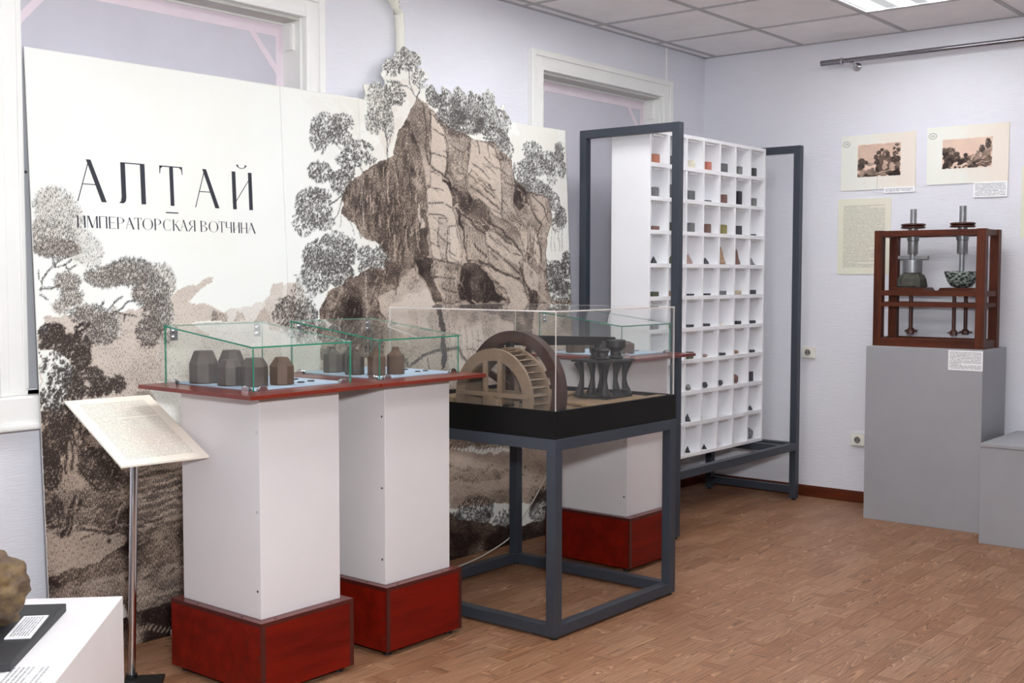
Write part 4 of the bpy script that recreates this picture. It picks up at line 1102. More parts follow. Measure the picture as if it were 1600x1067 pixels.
# ------------------------------------------------------------------ print canvases
class Canvas:
    """ink density and paper tint on a regular grid, in millimetres of the printed sheet"""
    def __init__(s, w, h, step):
        s.step = step; s.nx = int(round(w/step))+1; s.ny = int(round(h/step))+1
        s.tone = np.zeros((s.ny, s.nx), np.float32); s.tint = np.full((s.ny, s.nx), 0.06, np.float32)
        s.U, s.V = np.meshgrid(np.arange(s.nx)*step, np.arange(s.ny)*step)
        s.rng = np.random.default_rng(11)
        k = np.random.default_rng(3)
        s.wu = s.blur(k.normal(size=(s.ny, s.nx)), 3); s.wv = s.blur(k.normal(size=(s.ny, s.nx)), 3)
        s.big = s.blur(k.normal(size=(s.ny, s.nx)), 9)
    def blur(s, a, r):
        for _ in range(2):
            for ax in (0, 1):
                c = np.cumsum(np.concatenate([np.repeat(np.take(a, [0], ax), r+1, ax), a, np.repeat(np.take(a, [-1], ax), r, ax)], ax), ax)
                n = a.shape[ax]
                a = (np.take(c, range(2*r+1, 2*r+1+n), ax) - np.take(c, range(0, n), ax))/(2*r+1)
        return (a-a.mean())/(a.std()+1e-9)
    def win(s, u0, u1, v0, v1):
        i0 = max(0, int(u0/s.step)-1); i1 = min(s.nx, int(u1/s.step)+2); j0 = max(0, int(v0/s.step)-1); j1 = min(s.ny, int(v1/s.step)+2)
        return slice(j0, max(j0, j1)), slice(i0, max(i0, i1))
    def inside(s, pts, sl, wob=5.0):
        U = s.U[sl]+s.wu[sl]*wob; V = s.V[sl]+s.wv[sl]*wob; c = np.zeros(U.shape, bool); n = len(pts)
        for i in range(n):
            (a, b), (e, f) = pts[i], pts[(i+1) % n]
            if b == f: continue
            t = ((b > V) != (f > V)) & (U < (e-a)*(V-b)/(f-b)+a); c ^= t
        return c
    def poly(s, tone, tint, pts, wob=5.0):
        us = [p[0] for p in pts]; vs = [p[1] for p in pts]
        sl = s.win(min(us)-30, max(us)+30, min(vs)-30, max(vs)+30)
        m = s.inside(pts, sl, wob)
        s.tone[sl][m] = np.clip(tone + (s.big[sl][m]*0.08 + s.wu[sl][m]*0.05)*(0.25 + min(1.0, tone*2.0)), 0, 1); s.tint[sl][m] = tint
    def stroke(s, tone, w, pts):
        for (a, b), (e, f) in zip(pts[:-1], pts[1:]):
            sl = s.win(min(a, e)-w-12, max(a, e)+w+12, min(b, f)-w-12, max(b, f)+w+12)
            U = s.U[sl]+s.wu[sl]*3; V = s.V[sl]+s.wv[sl]*3; L = max(1e-6, (e-a)**2+(f-b)**2)
            t = np.clip(((U-a)*(e-a)+(V-b)*(f-b))/L, 0, 1)
            d = np.hypot(U-a-t*(e-a), V-b-t*(f-b)); k = np.clip((w*0.5+s.step*0.5-d)/s.step, 0, 1)
            s.tone[sl] = s.tone[sl]*(1-k)+tone*k
    def hatch(s, ang, n, L, W, lo, hi, pts):
        us = [p[0] for p in pts]; vs = [p[1] for p in pts]; a0 = math.radians(ang); k = 0
        whole = (slice(0, s.ny), slice(0, s.nx)); ins = s.inside(pts, whole, 3.0)
        for _ in range(n*6):
            if k >= n: break
            u = s.rng.uniform(min(us), max(us)); v = s.rng.uniform(min(vs), max(vs))
            i, j = int(u/s.step), int(v/s.step)
            if not (0 <= i < s.nx and 0 <= j < s.ny and ins[j, i]): continue
            k += 1; t = a0+s.rng.normal(0, 0.10); l = L*s.rng.uniform(0.3, 1.0)/2; du, dv = math.cos(t)*l, math.sin(t)*l
            i2, j2 = int((u+du)/s.step), int((v+dv)/s.step)
            if not (0 <= i2 < s.nx and 0 <= j2 < s.ny and ins[j2, i2]): continue
            s.stroke(lo+(hi-lo)*s.rng.beta(0.8, 0.8), W*s.rng.uniform(0.6, 1.2), [(u-du*0.5, v-dv*0.5), (u+du*0.2+s.rng.normal(0, 2), v+dv*0.2), (u+du, v+dv)])
    def leaves(s, u, v, ru, rv, n, tone, L, W, bg, mode, tint):
        sl = s.win(u-ru*1.2, u+ru*1.2, v-rv*1.2, v+rv*1.2)
        q = ((s.U[sl]-u)/ru)**2+((s.V[sl]-v)/rv)**2
        k = np.clip((1.05-q+s.wu[sl]*0.22)*2.2, 0, 1)
        s.tone[sl] = np.maximum(s.tone[sl], np.minimum(bg, 0.62)*k*np.clip(1+s.wv[sl]*0.4, 0.2, 1.5))
        if tint >= 0: s.tint[sl] = s.tint[sl]*(1-k)+tint*k
        th = s.rng.uniform(0, 2*np.pi, n); r = np.sqrt(s.rng.uniform(0, 1, n))*1.02
        cu = u+ru*r*np.cos(th); cv = v+rv*r*np.sin(th)
        if mode == 'a':                       # rows of dashes fanning round the crown
            ang = np.arctan2(rv*np.sin(th)+rv*0.5, ru*np.cos(th)) + s.rng.normal(0, 0.25, n)
        elif mode == 'v': ang = np.pi/2 + s.rng.normal(0, 0.35, n)
        else: ang = s.rng.uniform(-1.0, 1.0, n) - np.pi/2 + np.cos(th)*0.9
        for a, b, t in zip(cu, cv, ang):
            l = L*s.rng.uniform(0.6, 1.2); du, dv = np.cos(t)*l/2, np.sin(t)*l/2
            w2 = s.win(a-abs(du)-W, a+abs(du)+W, b-abs(dv)-W, b+abs(dv)+W)
            U = s.U[w2]; V = s.V[w2]
            if U.size == 0: continue
            e = np.clip(((U-a)*du+(V-b)*dv)/(du*du+dv*dv), -1, 1)
            d = np.hypot(U-a-e*du, V-b-e*dv); k = np.clip((W*0.5*(1.2-np.abs(e))+s.step*0.6-d)/s.step, 0, 1)
            s.tone[w2] = np.maximum(s.tone[w2], tone*k)
    def run(s, ops):
        for o in ops:
            if o[0] == 'p': s.poly(o[1], o[2], o[3])
            elif o[0] == 's': s.stroke(o[1], o[2], o[3])
            elif o[0] == 'h': s.hatch(*o[1:])
            else: s.leaves(*o[1:])
    def mesh(s, name, mask, i0, i1):
        """grid mesh (metres, local x/y) of the cells of columns i0..i1 that lie inside mask"""
        sub = mask[:, i0:i1]; jj, ii = np.nonzero(sub); ii = ii+i0
        idx = np.full(s.U.shape, -1, np.int64)
        q = np.stack([jj*s.nx+ii, jj*s.nx+ii+1, (jj+1)*s.nx+ii+1, (jj+1)*s.nx+ii], 1)
        used = np.unique(q); remap = np.full(s.nx*s.ny, -1, np.int64); remap[used] = np.arange(len(used))
        q = remap[q]
        co = np.stack([s.U.ravel()[used]*0.001, s.V.ravel()[used]*0.001, np.zeros(len(used))], 1).astype(np.float32)
        me = bpy.data.meshes.new(name)
        me.vertices.add(len(used)); me.vertices.foreach_set('co', co.ravel())
        me.loops.add(q.size); me.loops.foreach_set('vertex_index', q.ravel().astype(np.int32))
        me.polygons.add(len(q)); me.polygons.foreach_set('loop_start', (np.arange(len(q))*4).astype(np.int32))
        try: me.polygons.foreach_set('loop_total', np.full(len(q), 4, np.int32))
        except Exception: pass
        me.update(calc_edges=True)
        at = me.color_attributes.new('print', 'FLOAT_COLOR', 'POINT')
        col = np.zeros((len(used), 4), np.float32); col[:, 0] = s.tone.ravel()[used]; col[:, 1] = s.tint.ravel()[used]; col[:, 3] = 1
        at.data.foreach_set('color', col.ravel())
        return me

m_print = print_mat('engraving_print', (240, 243, 238), (192, 167, 147), (40, 28, 25), 290.0)
m_type = M('printed_type', (44, 46, 56), 0.5)
PO = Vector((-4.335, -0.126, 0.0)); PA = math.atan(0.0174)
PU = Vector((math.cos(PA), -math.sin(PA), 0)); PV = Vector((0, 0.048, 1)).normalized()
pfr = frame(PO, PU, PV)
panel = empty('mural_panel', tuple(PO), 'leaning exhibition panel with sepia engraving of a rock cliff and the large title', 'panel')
STEP = 5.0
cv = Canvas(2825, 2270, STEP)
cv.run(MURAL)
# gentle paper fade: cream towards the right, white upper left
cv.tint += np.clip((cv.U-1100)/3000, 0, 0.12)*(cv.tone < 0.02)
cu = (cv.U[:-1, :-1]+STEP/2); cvv = (cv.V[:-1, :-1]+STEP/2)
mask = cvv < 2001
whole = (slice(0, cv.ny), slice(0, cv.nx))
cutm = cv.inside(CUT, whole, 7.0)[:-1, :-1]
mask |= cutm
seams = [0, int(round(1027/STEP)), int(round(1432/STEP)), cv.nx-1]
for k in range(3):
    me = cv.mesh('print_board', mask, seams[k], seams[k+1]); me.materials.append(m_print); me.materials.append(m_white)
    o = bpy.data.objects.new('print_board', me); COL.objects.link(o); o.parent = panel; o['_w'] = (0, 0, 0)
    gap = Matrix.Translation((0.0006*(k-1), 0, 0))
    o.matrix_local = Matrix.Translation(-PO) @ fmat(pfr) @ gap
    sm = o.modifiers.new('thickness', 'SOLIDIFY'); sm.thickness = 0.005; sm.offset = -1.0; sm.use_rim = True; sm.material_offset = 1; sm.material_offset_rim = 1

# lettering
def glyph(ch):
    """strokes of a high-contrast display capital in a unit box: polygons (x,y)"""
    T, t = 0.16, 0.022
    def bar(x0, x1, y0=0.0, y1=1.0): return [(x0, y0), (x1, y0), (x1, y1), (x0, y1)]
    def line(a, b, w0, w1=None):
        w1 = w0 if w1 is None else w1
        return [(a[0]-w0/2, a[1]), (a[0]+w0/2, a[1]), (b[0]+w1/2, b[1]), (b[0]-w1/2, b[1])]
    def bow(cx, cy, rx, ry, a0, a1, wt, n=14):
        out, inn = [], []
        for i in range(n+1):
            q = a0+(a1-a0)*i/n; w = t*0.8+(wt-t*0.8)*abs(math.cos(q))**1.5
            out.append((cx+rx*math.cos(q), cy+ry*math.sin(q))); inn.append((cx+(rx-w)*math.cos(q), cy+(ry-t*0.8)*math.sin(q)))
        return [[out[i], out[i+1], inn[i+1], inn[i]] for i in range(n)]
    P = math.pi
    if ch == 'А': return [line((0.90, 0), (0.42, 1), T*1.05, T*0.95), line((0.02, 0), (0.42, 0.95), t*1.3), [(0.19, 0.40), (0.70, 0.40), (0.70, 0.42), (0.19, 0.42)], [(0, 0), (0.05, 0), (0.04, 0.03), (0.01, 0.03)]]
    if ch == 'Л': return [[(0.10, 1), (0.27, 1), (0.27, 0.14), (0.245, 0.05), (0.17, 0.0), (0.0, 0.0), (0.07, 0.05), (0.10, 0.15)], bar(0.83, 1.0), bar(0.2, 0.9, 0.975, 1.0)]
    if ch == 'Т': return [bar(0.43, 0.59), bar(0.0, 1.0, 0.975, 1.0), [(0, 1), (0.16, 0.985), (0.05, 0.93), (0.02, 0.80), (0.0, 0.80)], [(1, 1), (0.84, 0.985), (0.95, 0.93), (0.98, 0.80), (1.0, 0.80)]]
    if ch in 'ИЙ':
        g = [bar(0, 0.18), bar(0.82, 1.0), line((0.15, 0.2), (0.85, 0.8), t*1.6)]
        if ch == 'Й': g += bow(0.5, 1.19, 0.26, 0.10, P, 2*P, 0.09, 10)
        return g
    if ch == 'М': return [line((0.02, 0), (0.02, 1), t*1.6), line((0.12, 1), (0.48, 0.02), T), line((0.9, 1), (0.50, 0.02), t*1.4), bar(0.86, 1.0)]
    if ch == 'П': return [bar(0, 0.16), bar(0.84, 1.0), bar(0, 1.0, 0.97, 1.0)]
    if ch == 'Е': return [bar(0.05, 0.21), bar(0.1, 0.85, 0.97, 1.0), bar(0.1, 0.75, 0.5, 0.53), bar(0.1, 0.9, 0.0, 0.03)]
    if ch == 'Р': return [bar(0.05, 0.21)] + bow(0.2, 0.72, 0.72, 0.28, -P/2, P/2, 0.16)
    if ch == 'О': return bow(0.5, 0.5, 0.5, 0.5, 0, 2*P, 0.13, 26)
    if ch == 'С': return bow(0.55, 0.5, 0.53, 0.5, 0.25*P, 1.75*P, 0.13, 22)
    if ch == 'К': return [bar(0.03, 0.19), line((0.25, 0.5), (0.85, 0.98), t*1.5), line((0.92, 0), (0.38, 0.6), T)]
    if ch == 'Я': return [bar(0.80, 0.96), line((0.02, 0.0), (0.55, 0.48), T*0.8)] + bow(0.82, 0.72, 0.72, 0.28, P/2, 1.5*P, 0.16)
    if ch == 'В': return [bar(0.03, 0.19)] + bow(0.18, 0.76, 0.62, 0.24, -P/2, P/2, 0.14) + bow(0.18, 0.27, 0.76, 0.27, -P/2, P/2, 0.16)
    if ch == 'Ч': return [bar(0.80, 0.96), bar(0.05, 0.20, 0.55, 1.0), bar(0.08, 0.85, 0.44, 0.47), [(0.05, 0.56), (0.20, 0.56), (0.24, 0.46), (0.12, 0.46)]]
    if ch == 'Н': return [bar(0, 0.15), bar(0.82, 0.97), bar(0.1, 0.9, 0.46, 0.49)]
    return []
def lettering(name, letters, v0, h, lift):
    for ch, u0, u1 in letters:
        b = MB()
        for g in glyph(ch): b.prism([(u0+(u1-u0)*x, v0+h*y) for x, y in g], pfr, 0.0002, lift)
        b.build(name, m_type, panel)
lettering('title_letter', [('А', 0.159, 0.268), ('Л', 0.313, 0.4165), ('Т', 0.4754, 0.5683), ('А', 0.6165, 0.7229), ('Й', 0.782, 0.872)], 1.515, 0.140, 0.0010)
MB().prism([(0.4945, 1.4885), (0.545, 1.4885), (0.545, 1.4925), (0.4945, 1.4925)], pfr, 0.0002, 0.001).build('dash', m_type, panel)
lettering('subtitle_letter', SUBTITLE, 1.4265, 0.0405, 0.0009)
wf = MB().box(-3.895, -3.855, -0.145, -0.128, 0, 0.02).build('panel_foot', m_white, loc=(-3.875, -0.136, 0), bevel=0.002)
tag(wf, 'small white block on the floor under the lower edge of the mural', 'block')

# ------------------------------------------------------------------ pedestals
m_colw = M('white_laminate', (216, 212, 212), 0.45, var=0.03, vscale=2)
m_mahx = wood_mat('mahogany_laminate', (84, 12, 4), (128, 24, 9), 'x', 0.42, 14, 0.0, 12.0, 0.2)
m_mahedge = M('mahogany_edging', (74, 26, 22), 0.35, var=0.08)
m_mahtop = M('mahogany_top', (96, 34, 28), 0.3, var=0.06, coat=0.2)
m_board = wood_mat('board_edge', (92, 28, 18), (124, 42, 26), 'x', 0.3, 12, 0.2, 10.0)
m_black = M('black_plastic', (20, 20, 21), 0.5)
m_chrome = M('chrome', (205, 205, 208), 0.12, 1.0)
CX, CY = 0.3168/2, 0.3891/2; BX, BY = 0.3693/2, 0.4535/2; TX, TY = 0.5127/2, 0.5644/2
ZB, ZT, ZA = 0.2353, 0.9102, 0.9226
def pedestal(x, y):
    r = empty('pedestal', (x, y, 0))
    bs_ = MB().box(x-BX, x+BX, y-BY, y+BY, 0.018, ZB-0.012).build('base', m_mahx, r, bevel=0.0015)
    lid_ = MB().box(x-BX, x+BX, y-BY-0.0006, y+BY, ZB-0.012, ZB).build('base_lid', m_mahtop, r, bevel=0.001)
    for sx in (-1, 1):
        xa = x+sx*BX
        MB().box(xa-sx*0.016, xa+sx*0.0005, y-BY-0.0008, y-BY+0.004, 0.018, ZB-0.012).build('edge_strip', m_mahedge, bs_)
    MB().box(x-BX-0.0006, x+BX+.0006, y-BY-0.001, y-BY+0.004, ZB-0.0125, ZB-0.0005).build('edge_strip', m_mahedge, bs_)
    MB().box(x-BX-0.001, x-BX+0.004, y-BY, y+BY, ZB-0.0125, ZB-0.0005).build('edge_strip', m_mahedge, bs_)
    for sx in (-1, 1):
        for sy in (-1, 1):
            MB().cyl((x+sx*(BX-.035), y+sy*(BY-.035), 0), (x+sx*(BX-.035), y+sy*(BY-.035), 0.0185), 0.016, n=12).build('foot', m_black, bs_)
    col_ = MB().box(x-CX, x+CX, y-CY, y+CY, ZB, ZT).build('column', m_colw, r, bevel=0.0015)
    for z in (0.32, 0.56, 0.80):
        MB().cyl((x-CX-0.0015, y-CY+0.014, z), (x-CX+0.001, y-CY+0.014, z), 0.004, n=8).build('screw', m_chrome, col_)
    for dy in (-0.12, 0.10):
        MB().cyl((x-BX+0.012, y+dy, ZB), (x-BX+0.012, y+dy, ZB+0.0012), 0.0045, n=8).build('screw', m_mahedge, lid_)
        MB().cyl((x+dy, y-BY+0.014, ZB), (x+dy, y-BY+0.014, ZB+0.0012), 0.0045, n=8).build('screw', m_mahedge, lid_)
        MB().cyl((x-BX-0.0008, y-BY+0.014, 0.10+dy*0.3), (x-BX+0.002, y-BY+0.014, 0.10+dy*0.3), 0.0045, n=8).build('screw', m_mahedge, bs_)
    MB().box(x-TX, x+TX, y-TY, y+TY, ZT, ZA).build('top_board', m_board, r, bevel=0.0012)
    return r
PED = [(-3.9176, -0.6724), (-3.3981, -0.6723), (-1.958, -0.6743)]
p0 = pedestal(*PED[0])
plab = ['white pedestal with mahogany base nearest the text lectern', 'white pedestal with mahogany base between the first pedestal and the steel table', 'white pedestal with mahogany base behind the steel table']
for i, (x, y) in enumerate(PED):
    o = p0 if i == 0 else copy_tree(p0, None, (x-PED[0][0], y-PED[0][1], 0))
    tag(o, plab[i], 'pedestal', 'white and mahogany pedestals')

# ------------------------------------------------------------------ glass vitrines with sloping lids
m_glass = glass_mat('clear_glass', (0.978, 0.990, 0.984, 1)); m_acryl = glass_mat('clear_acrylic', (0.982, 0.984, 0.984, 1))
def edge_mat(name, col):
    mat = bpy.data.materials.new(name); n = NT(mat)
    n.l.new(n.mix(n.noise(n.pos(), 40.0), lin(col), lin(tuple(min(255, c+25) for c in col))), n.bsdf.inputs['Base Color'])
    n.bsdf.inputs['Roughness'].default_value = 0.1; n.bsdf.inputs['Transmission Weight'].default_value = 0.25
    return mat
m_gedge = edge_mat('green_glass_edge', (30, 120, 92)); m_aedge = edge_mat('acrylic_edge', (214, 208, 202))
VX0, VX1, VY0, VY1, VF, VB = -4.085, -3.690, -0.850, -0.405, 1.056, 1.108
def vitrine():
    T = 0.005; z = ZA
    r = empty('glass_vitrine', ((VX0+VX1)/2, (VY0+VY1)/2, z))
    MB().box(VX0+T, VX1-T, VY0, VY0+T, z, VF-T, 0, 1, 1).build('pane', [m_glass, m_gedge], r)
    MB().box(VX0+T, VX1-T, VY1-T, VY1, z, VB-T, 0, 1, 1).build('pane', [m_glass, m_gedge], r)
    for xa in (VX0, VX1-T):
        vs = [(xa, VY0, z), (xa+T, VY0, z), (xa+T, VY1, z), (xa, VY1, z), (xa, VY0, VF-T), (xa+T, VY0, VF-T), (xa+T, VY1, VB-T), (xa, VY1, VB-T)]
        b = MB(); b.add(vs, [(1, 2, 6, 5), (3, 0, 4, 7)], 0); b.add(vs, [(0, 3, 2, 1), (4, 5, 6, 7), (0, 1, 5, 4), (2, 3, 7, 6)], 1)
        b.build('pane', [m_glass, m_gedge], r)
    e = 0.002
    vs = [(VX0-e, VY0-e, VF-T), (VX1+e, VY0-e, VF-T), (VX1+e, VY1+e, VB-T), (VX0-e, VY1+e, VB-T), (VX0-e, VY0-e, VF), (VX1+e, VY0-e, VF), (VX1+e, VY1+e, VB), (VX0-e, VY1+e, VB)]
    b = MB(); b.add(vs, [(0, 3, 2, 1), (4, 5, 6, 7)], 0); b.add(vs, [(0, 1, 5, 4), (1, 2, 6, 5), (2, 3, 7, 6), (3, 0, 4, 7)], 1)
    b.build('lid', [m_glass, m_gedge], r)
    def clip(x, y, ax):
        d = Vector((1, 0, 0)) if ax == 'x' else Vector((0, 1, 0)); nn = Vector((0, -1, 0)) if ax == 'x' else Vector((-1, 0, 0))
        c = Vector((x, y, z))
        pts = [(0.017*math.cos(t), 0.017*math.sin(t)) for t in [math.pi*k/10 for k in range(11)]]
        b = MB(); b.prism(pts, (c, d, Vector((0, 0, 1)), nn), 0.001, 0.006); b.prism([(a*0.8, q*0.8) for a, q in pts], (c, d, Vector((0, 0, 1)), nn), -0.011, -0.006)
        b.build('clip', m_chrome, r, smooth=True)
    clip(VX0, VY0+0.03, 'y'); clip(VX0, VY1-0.05, 'y'); clip(VX0+0.035, VY0, 'x'); clip(VX1-0.035, VY0, 'x')
    for xa in (VX0+0.03, VX1-0.03):
        b = MB().box(xa-0.012, xa+0.012, VY1-0.012, VY1-0.006, VB-0.05, VB-0.006)
        b.cyl((xa, VY1-0.020, VB-0.018), (xa, VY1-0.010, VB-0.018), 0.007, n=12); b.cyl((xa, VY1-0.020, VB-0.038), (xa, VY1-0.010, VB-0.038), 0.007, n=12)
        b.build('hinge', m_chrome, r, smooth=True)
    return r
v0 = vitrine()
SH = [Vector((PED[i][0]-PED[0][0], PED[i][1]-PED[0][1], 0)) for i in range(3)]
SH[2] = SH[2] + Vector((-0.015, 0, 0))
vl = ['glass vitrine with green edges and sloping lid on the pedestal nearest the lectern', 'glass vitrine with green edges and sloping lid on the middle pedestal', 'glass vitrine with sloping lid on the pedestal behind the steel table']
for i in range(3): tag(v0 if i == 0 else copy_tree(v0, None, SH[i]), vl[i], 'vitrine', 'glass vitrines on pedestals')

m_blue = M('pale_blue_card', (176, 194, 214), 0.7, var=0.03)
for i in range(3):
    s = SH[i]; t = MB().box(VX0+0.016, VX1-0.02, VY0+0.014, VY1-0.03, ZA+0.0003, ZA+0.0042).build('display_card', m_blue, loc=Vector(((VX0+VX1)/2, (VY0+VY1)/2, ZA))) if i == 0 else copy_tree(t0, None, s)
    if i == 0: t0 = t
    tag(t, ['pale blue card under the dark metal blocks in the first vitrine', 'pale blue card under the bottle shaped blocks in the middle vitrine', 'pale blue card under the low blocks in the rear vitrine'][i], 'display card', 'blue display cards')
ZC = ZA+0.0042
m_iron = M('dark_iron', (78, 67, 60), 0.55, 0.3, var=0.25, vscale=25, bump=0.001, bscale=90)
m_rust = M('rusty_brown_iron', (88, 64, 48), 0.6, 0.2, var=0.35, vscale=30, bump=0.001, bscale=90)
def block(x, y, r, h, hs, top, mat, label, phase=0.0, neck=None):
    prof = [(r*0.97, 0.0), (r, 0.004), (r, hs), (r*0.985, hs+0.003), (top*r, h-0.004), (top*r*0.9, h)]
    if neck: prof = [(r*0.97, 0.0), (r, 0.004), (r, hs), (r*0.96, hs+0.004), (neck*1.25, hs+0.016), (neck, hs+0.022), (neck, h-0.002), (neck*0.85, h)]
    o = MB().lathe(prof, (x, y, ZC), 8, phase=math.pi/8+phase).build('metal_block', mat, loc=(x, y, ZC), bevel=0.002)
    return tag(o, label, 'metal block', 'octagonal metal blocks in the vitrines')
block(-4.030, -0.535, 0.047, 0.103, 0.062, 0.70, m_iron, 'largest dark octagonal metal block at the left of the first vitrine', 0.1)
block(-3.930, -0.545, 0.043, 0.100, 0.064, 0.70, m_iron, 'dark octagonal metal block standing at the back of the first vitrine', 0.3)
block(-4.030, -0.668, 0.040, 0.080, 0.056, 0.72, m_iron, 'dark octagonal metal block in front of the largest one in the first vitrine', 0.2)
block(-4.000, -0.752, 0.041, 0.088, 0.060, 0.70, m_iron, 'dark octagonal metal block behind the front glass corner of the first vitrine', 0.45)
block(-3.905, -0.765, 0.040, 0.086, 0.056, 0.58, m_rust, 'rusty brown octagonal metal block beside the small discs in the first vitrine', 0.15)
s = SH[1]
block(-3.492, -0.540, 0.034, 0.092, 0.062, 0.6, m_iron, 'dark bottle shaped block with short neck at the left of the middle vitrine', 0.1, 0.013)
block(-3.425, -0.560, 0.034, 0.090, 0.060, 0.6, m_iron, 'dark bottle shaped block at the back of the middle vitrine', 0.2, 0.013)
block(-3.505, -0.668, 0.034, 0.088, 0.060, 0.6, m_iron, 'dark bottle shaped block second from the left in the middle vitrine', 0.3, 0.012)
block(-3.475, -0.745, 0.033, 0.095, 0.062, 0.6, m_rust, 'brown bottle shaped block behind the front glass corner of the middle vitrine', 0.0, 0.012)
block(-3.398, -0.760, 0.031, 0.094, 0.062, 0.6, m_rust, 'brown bottle shaped block with a pale mark at the right of its row', 0.4, 0.013)
for k, (x, y, lb) in enumerate([(-2.065, -0.555, 'low brown octagonal block at the back of the rear vitrine'), (-2.03, -0.66, 'low brown octagonal block in the middle of the rear vitrine'), (-1.985, -0.765, 'low brown octagonal block at the front of the rear vitrine'), (-1.945, -0.70, 'small low brown octagonal block on the right in the rear vitrine')]):
    block(x, y, 0.044 if k < 3 else 0.034, 0.054, 0.040, 0.62, m_rust, lb, 0.2*k)
m_coin = M('dark_bronze', (58, 50, 56), 0.45, 0.6, var=0.2, vscale=60)
for k, (x, y, r, lb) in enumerate([(-3.768, -0.660, 0.015, 'largest dark flat disc on the blue card beside the rusty block'), (-3.825, -0.762, 0.0115, 'dark flat disc at the front of the first blue card'), (-3.775, -0.752, 0.0115, 'dark flat disc nearest the right clip of the first vitrine'),
        (-3.247, -0.655, 0.012, 'dark flat disc at the back of the middle blue card'), (-3.280, -0.752, 0.010, 'dark flat disc at the front of the middle blue card'), (-3.236, -0.748, 0.010, 'dark flat disc nearest the right clip of the middle vitrine'), (-1.80, -0.70, 0.016, 'blue grey flat disc on the card of the rear vitrine')]):
    o = MB().lathe([(r*0.96, 0), (r, 0.0008), (r, 0.0028), (r*0.93, 0.0032), (r*0.9, 0.0026), (r*0.2, 0.0028)], (x, y, ZC), 20).build('disc', m_coin, loc=(x, y, ZC), smooth=True)
    tag(o, lb, 'disc', 'small dark discs in the vitrines')

# ------------------------------------------------------------------ steel table with model in an acrylic case
m_frame = M('slate_grey_steel', (62, 68, 78), 0.45, 0.25, var=0.06, vscale=6)
TX0, TX1, TY0, TY1 = -3.086, -2.294, -1.220, -0.396
TZ, TB, TG = 0.7034, 0.8008, 1.148
tb = empty('steel_table', ((TX0+TX1)/2, (TY0+TY1)/2, 0), 'slate grey steel frame table carrying the waterwheel model', 'table')
q = 0.04
for x in (TX0, TX1-q):
    for y in (TY0, TY1-q):
        lg_ = MB().box(x, x+q, y, y+q, 0.010, TZ).build('leg', m_frame, tb, bevel=0.0015)
        MB().cyl((x+q/2, y+q/2, 0), (x+q/2, y+q/2, 0.011), 0.014, n=12).build('foot', m_black, lg_)
for z in (0.010, TZ-q):
    for y in (TY0, TY1-q): MB().box(TX0+q, TX1-q, y, y+q, z, z+q).build('rail', m_frame, tb, bevel=0.0015)
    for x in (TX0, TX1-q): MB().box(x, x+q, TY0+q, TY1-q, z, z+q).build('rail', m_frame, tb, bevel=0.0015)
MB().lathe([(0.062, TZ-0.041), (0.060, TZ-0.046), (0.018, TZ-0.058), (0.012, TZ-0.062)], (TX1-0.10, TY1-0.10, 0), 20).build('cable_gland', m_black, tb, smooth=True)

m_blk = M('black_box_paint', (12, 12, 12), 0.5, spec=0.25, var=0.1)
case = empty('display_case', ((TX0+TX1)/2, (TY0+TY1)/2, TZ), 'black box base with clear acrylic cover standing on the steel table', 'display case')
t = 0.012; e = 0.003
b = MB().box(TX0+e, TX1-e, TY0+e, TY1-e, TZ, TZ+0.008)
b.box(TX0+e, TX1-e, TY0+e, TY0+e+t, TZ+.008, TB).box(TX0+e, TX1-e, TY1-e-t, TY1-e, TZ+.008, TB).box(TX0+e, TX0+e+t, TY0+e+t, TY1-e-t, TZ+.008, TB).box(TX1-e-t, TX1-e, TY0+e+t, TY1-e-t, TZ+.008, TB)
b.build('base_box', m_blk, case, bevel=0.001)
a = 0.005; x0, x1, y0, y1 = TX0+0.008, TX1-0.008, TY0+0.008, TY1-0.008
for (xa, xb, ya, yb, ax) in ((x0+a, x1-a, y0, y0+a, 1), (x0+a, x1-a, y1-a, y1, 1), (x0, x0+a, y0, y1, 0), (x1-a, x1, y0, y1, 0)):
    MB().box(xa, xb, ya, yb, TB, TG-a, 0, 1, ax).build('pane', [m_acryl, m_aedge], case)
MB().box(x0, x1, y0, y1, TG-a, TG, 0, 1, 2).build('lid', [m_acryl, m_aedge], case)

# model: base planks
m_mwood = wood_mat('pale_model_wood', (104, 82, 56), (150, 122, 88), 'y', 0.6, 22)
m_mwoodx = wood_mat('pale_model_wood_x', (96, 78, 56), (146, 120, 90), 'x', 0.6, 22)
m_khaki = M('khaki_painted_wood', (124, 104, 84), 0.55, var=0.12, vscale=14)
m_dkred = wood_mat('dark_brown_wood', (40, 24, 20), (70, 44, 36), 'y', 0.5, 20)
m_mill = M('blackened_iron', (38, 36, 35), 0.5, 0.4, var=0.2, vscale=30)
ZM = TZ+0.008
mb = empty('model_base', (-2.60, -0.81, ZM), 'brown wooden plank base inside the acrylic case', 'base')
rr = random.Random(8)
for i in range(7):
    y = TY0+0.025+i*0.1085
    MB().box(-2.865, TX1-0.022, y, y+0.104, ZM, TB-0.014+rr.uniform(-.003, .002)).build('plank', m_mwoodx, mb, bevel=0.002)
MB().box(-2.84, TX1-0.03, TY0+0.03, TY0+0.07, TB-0.010, TB-0.002).build('batten', m_mwood, mb, bevel=0.002)
MB().box(-2.70, TX1-0.03, -0.862, -0.822, TB-0.010, TB-0.001).build('batten', m_mwoodx, mb, bevel=0.002)
MB().box(-2.80, -2.76, TY0+0.07, -0.50, TB-0.010, TB-0.001).build('batten', m_mwood, mb, bevel=0.002)
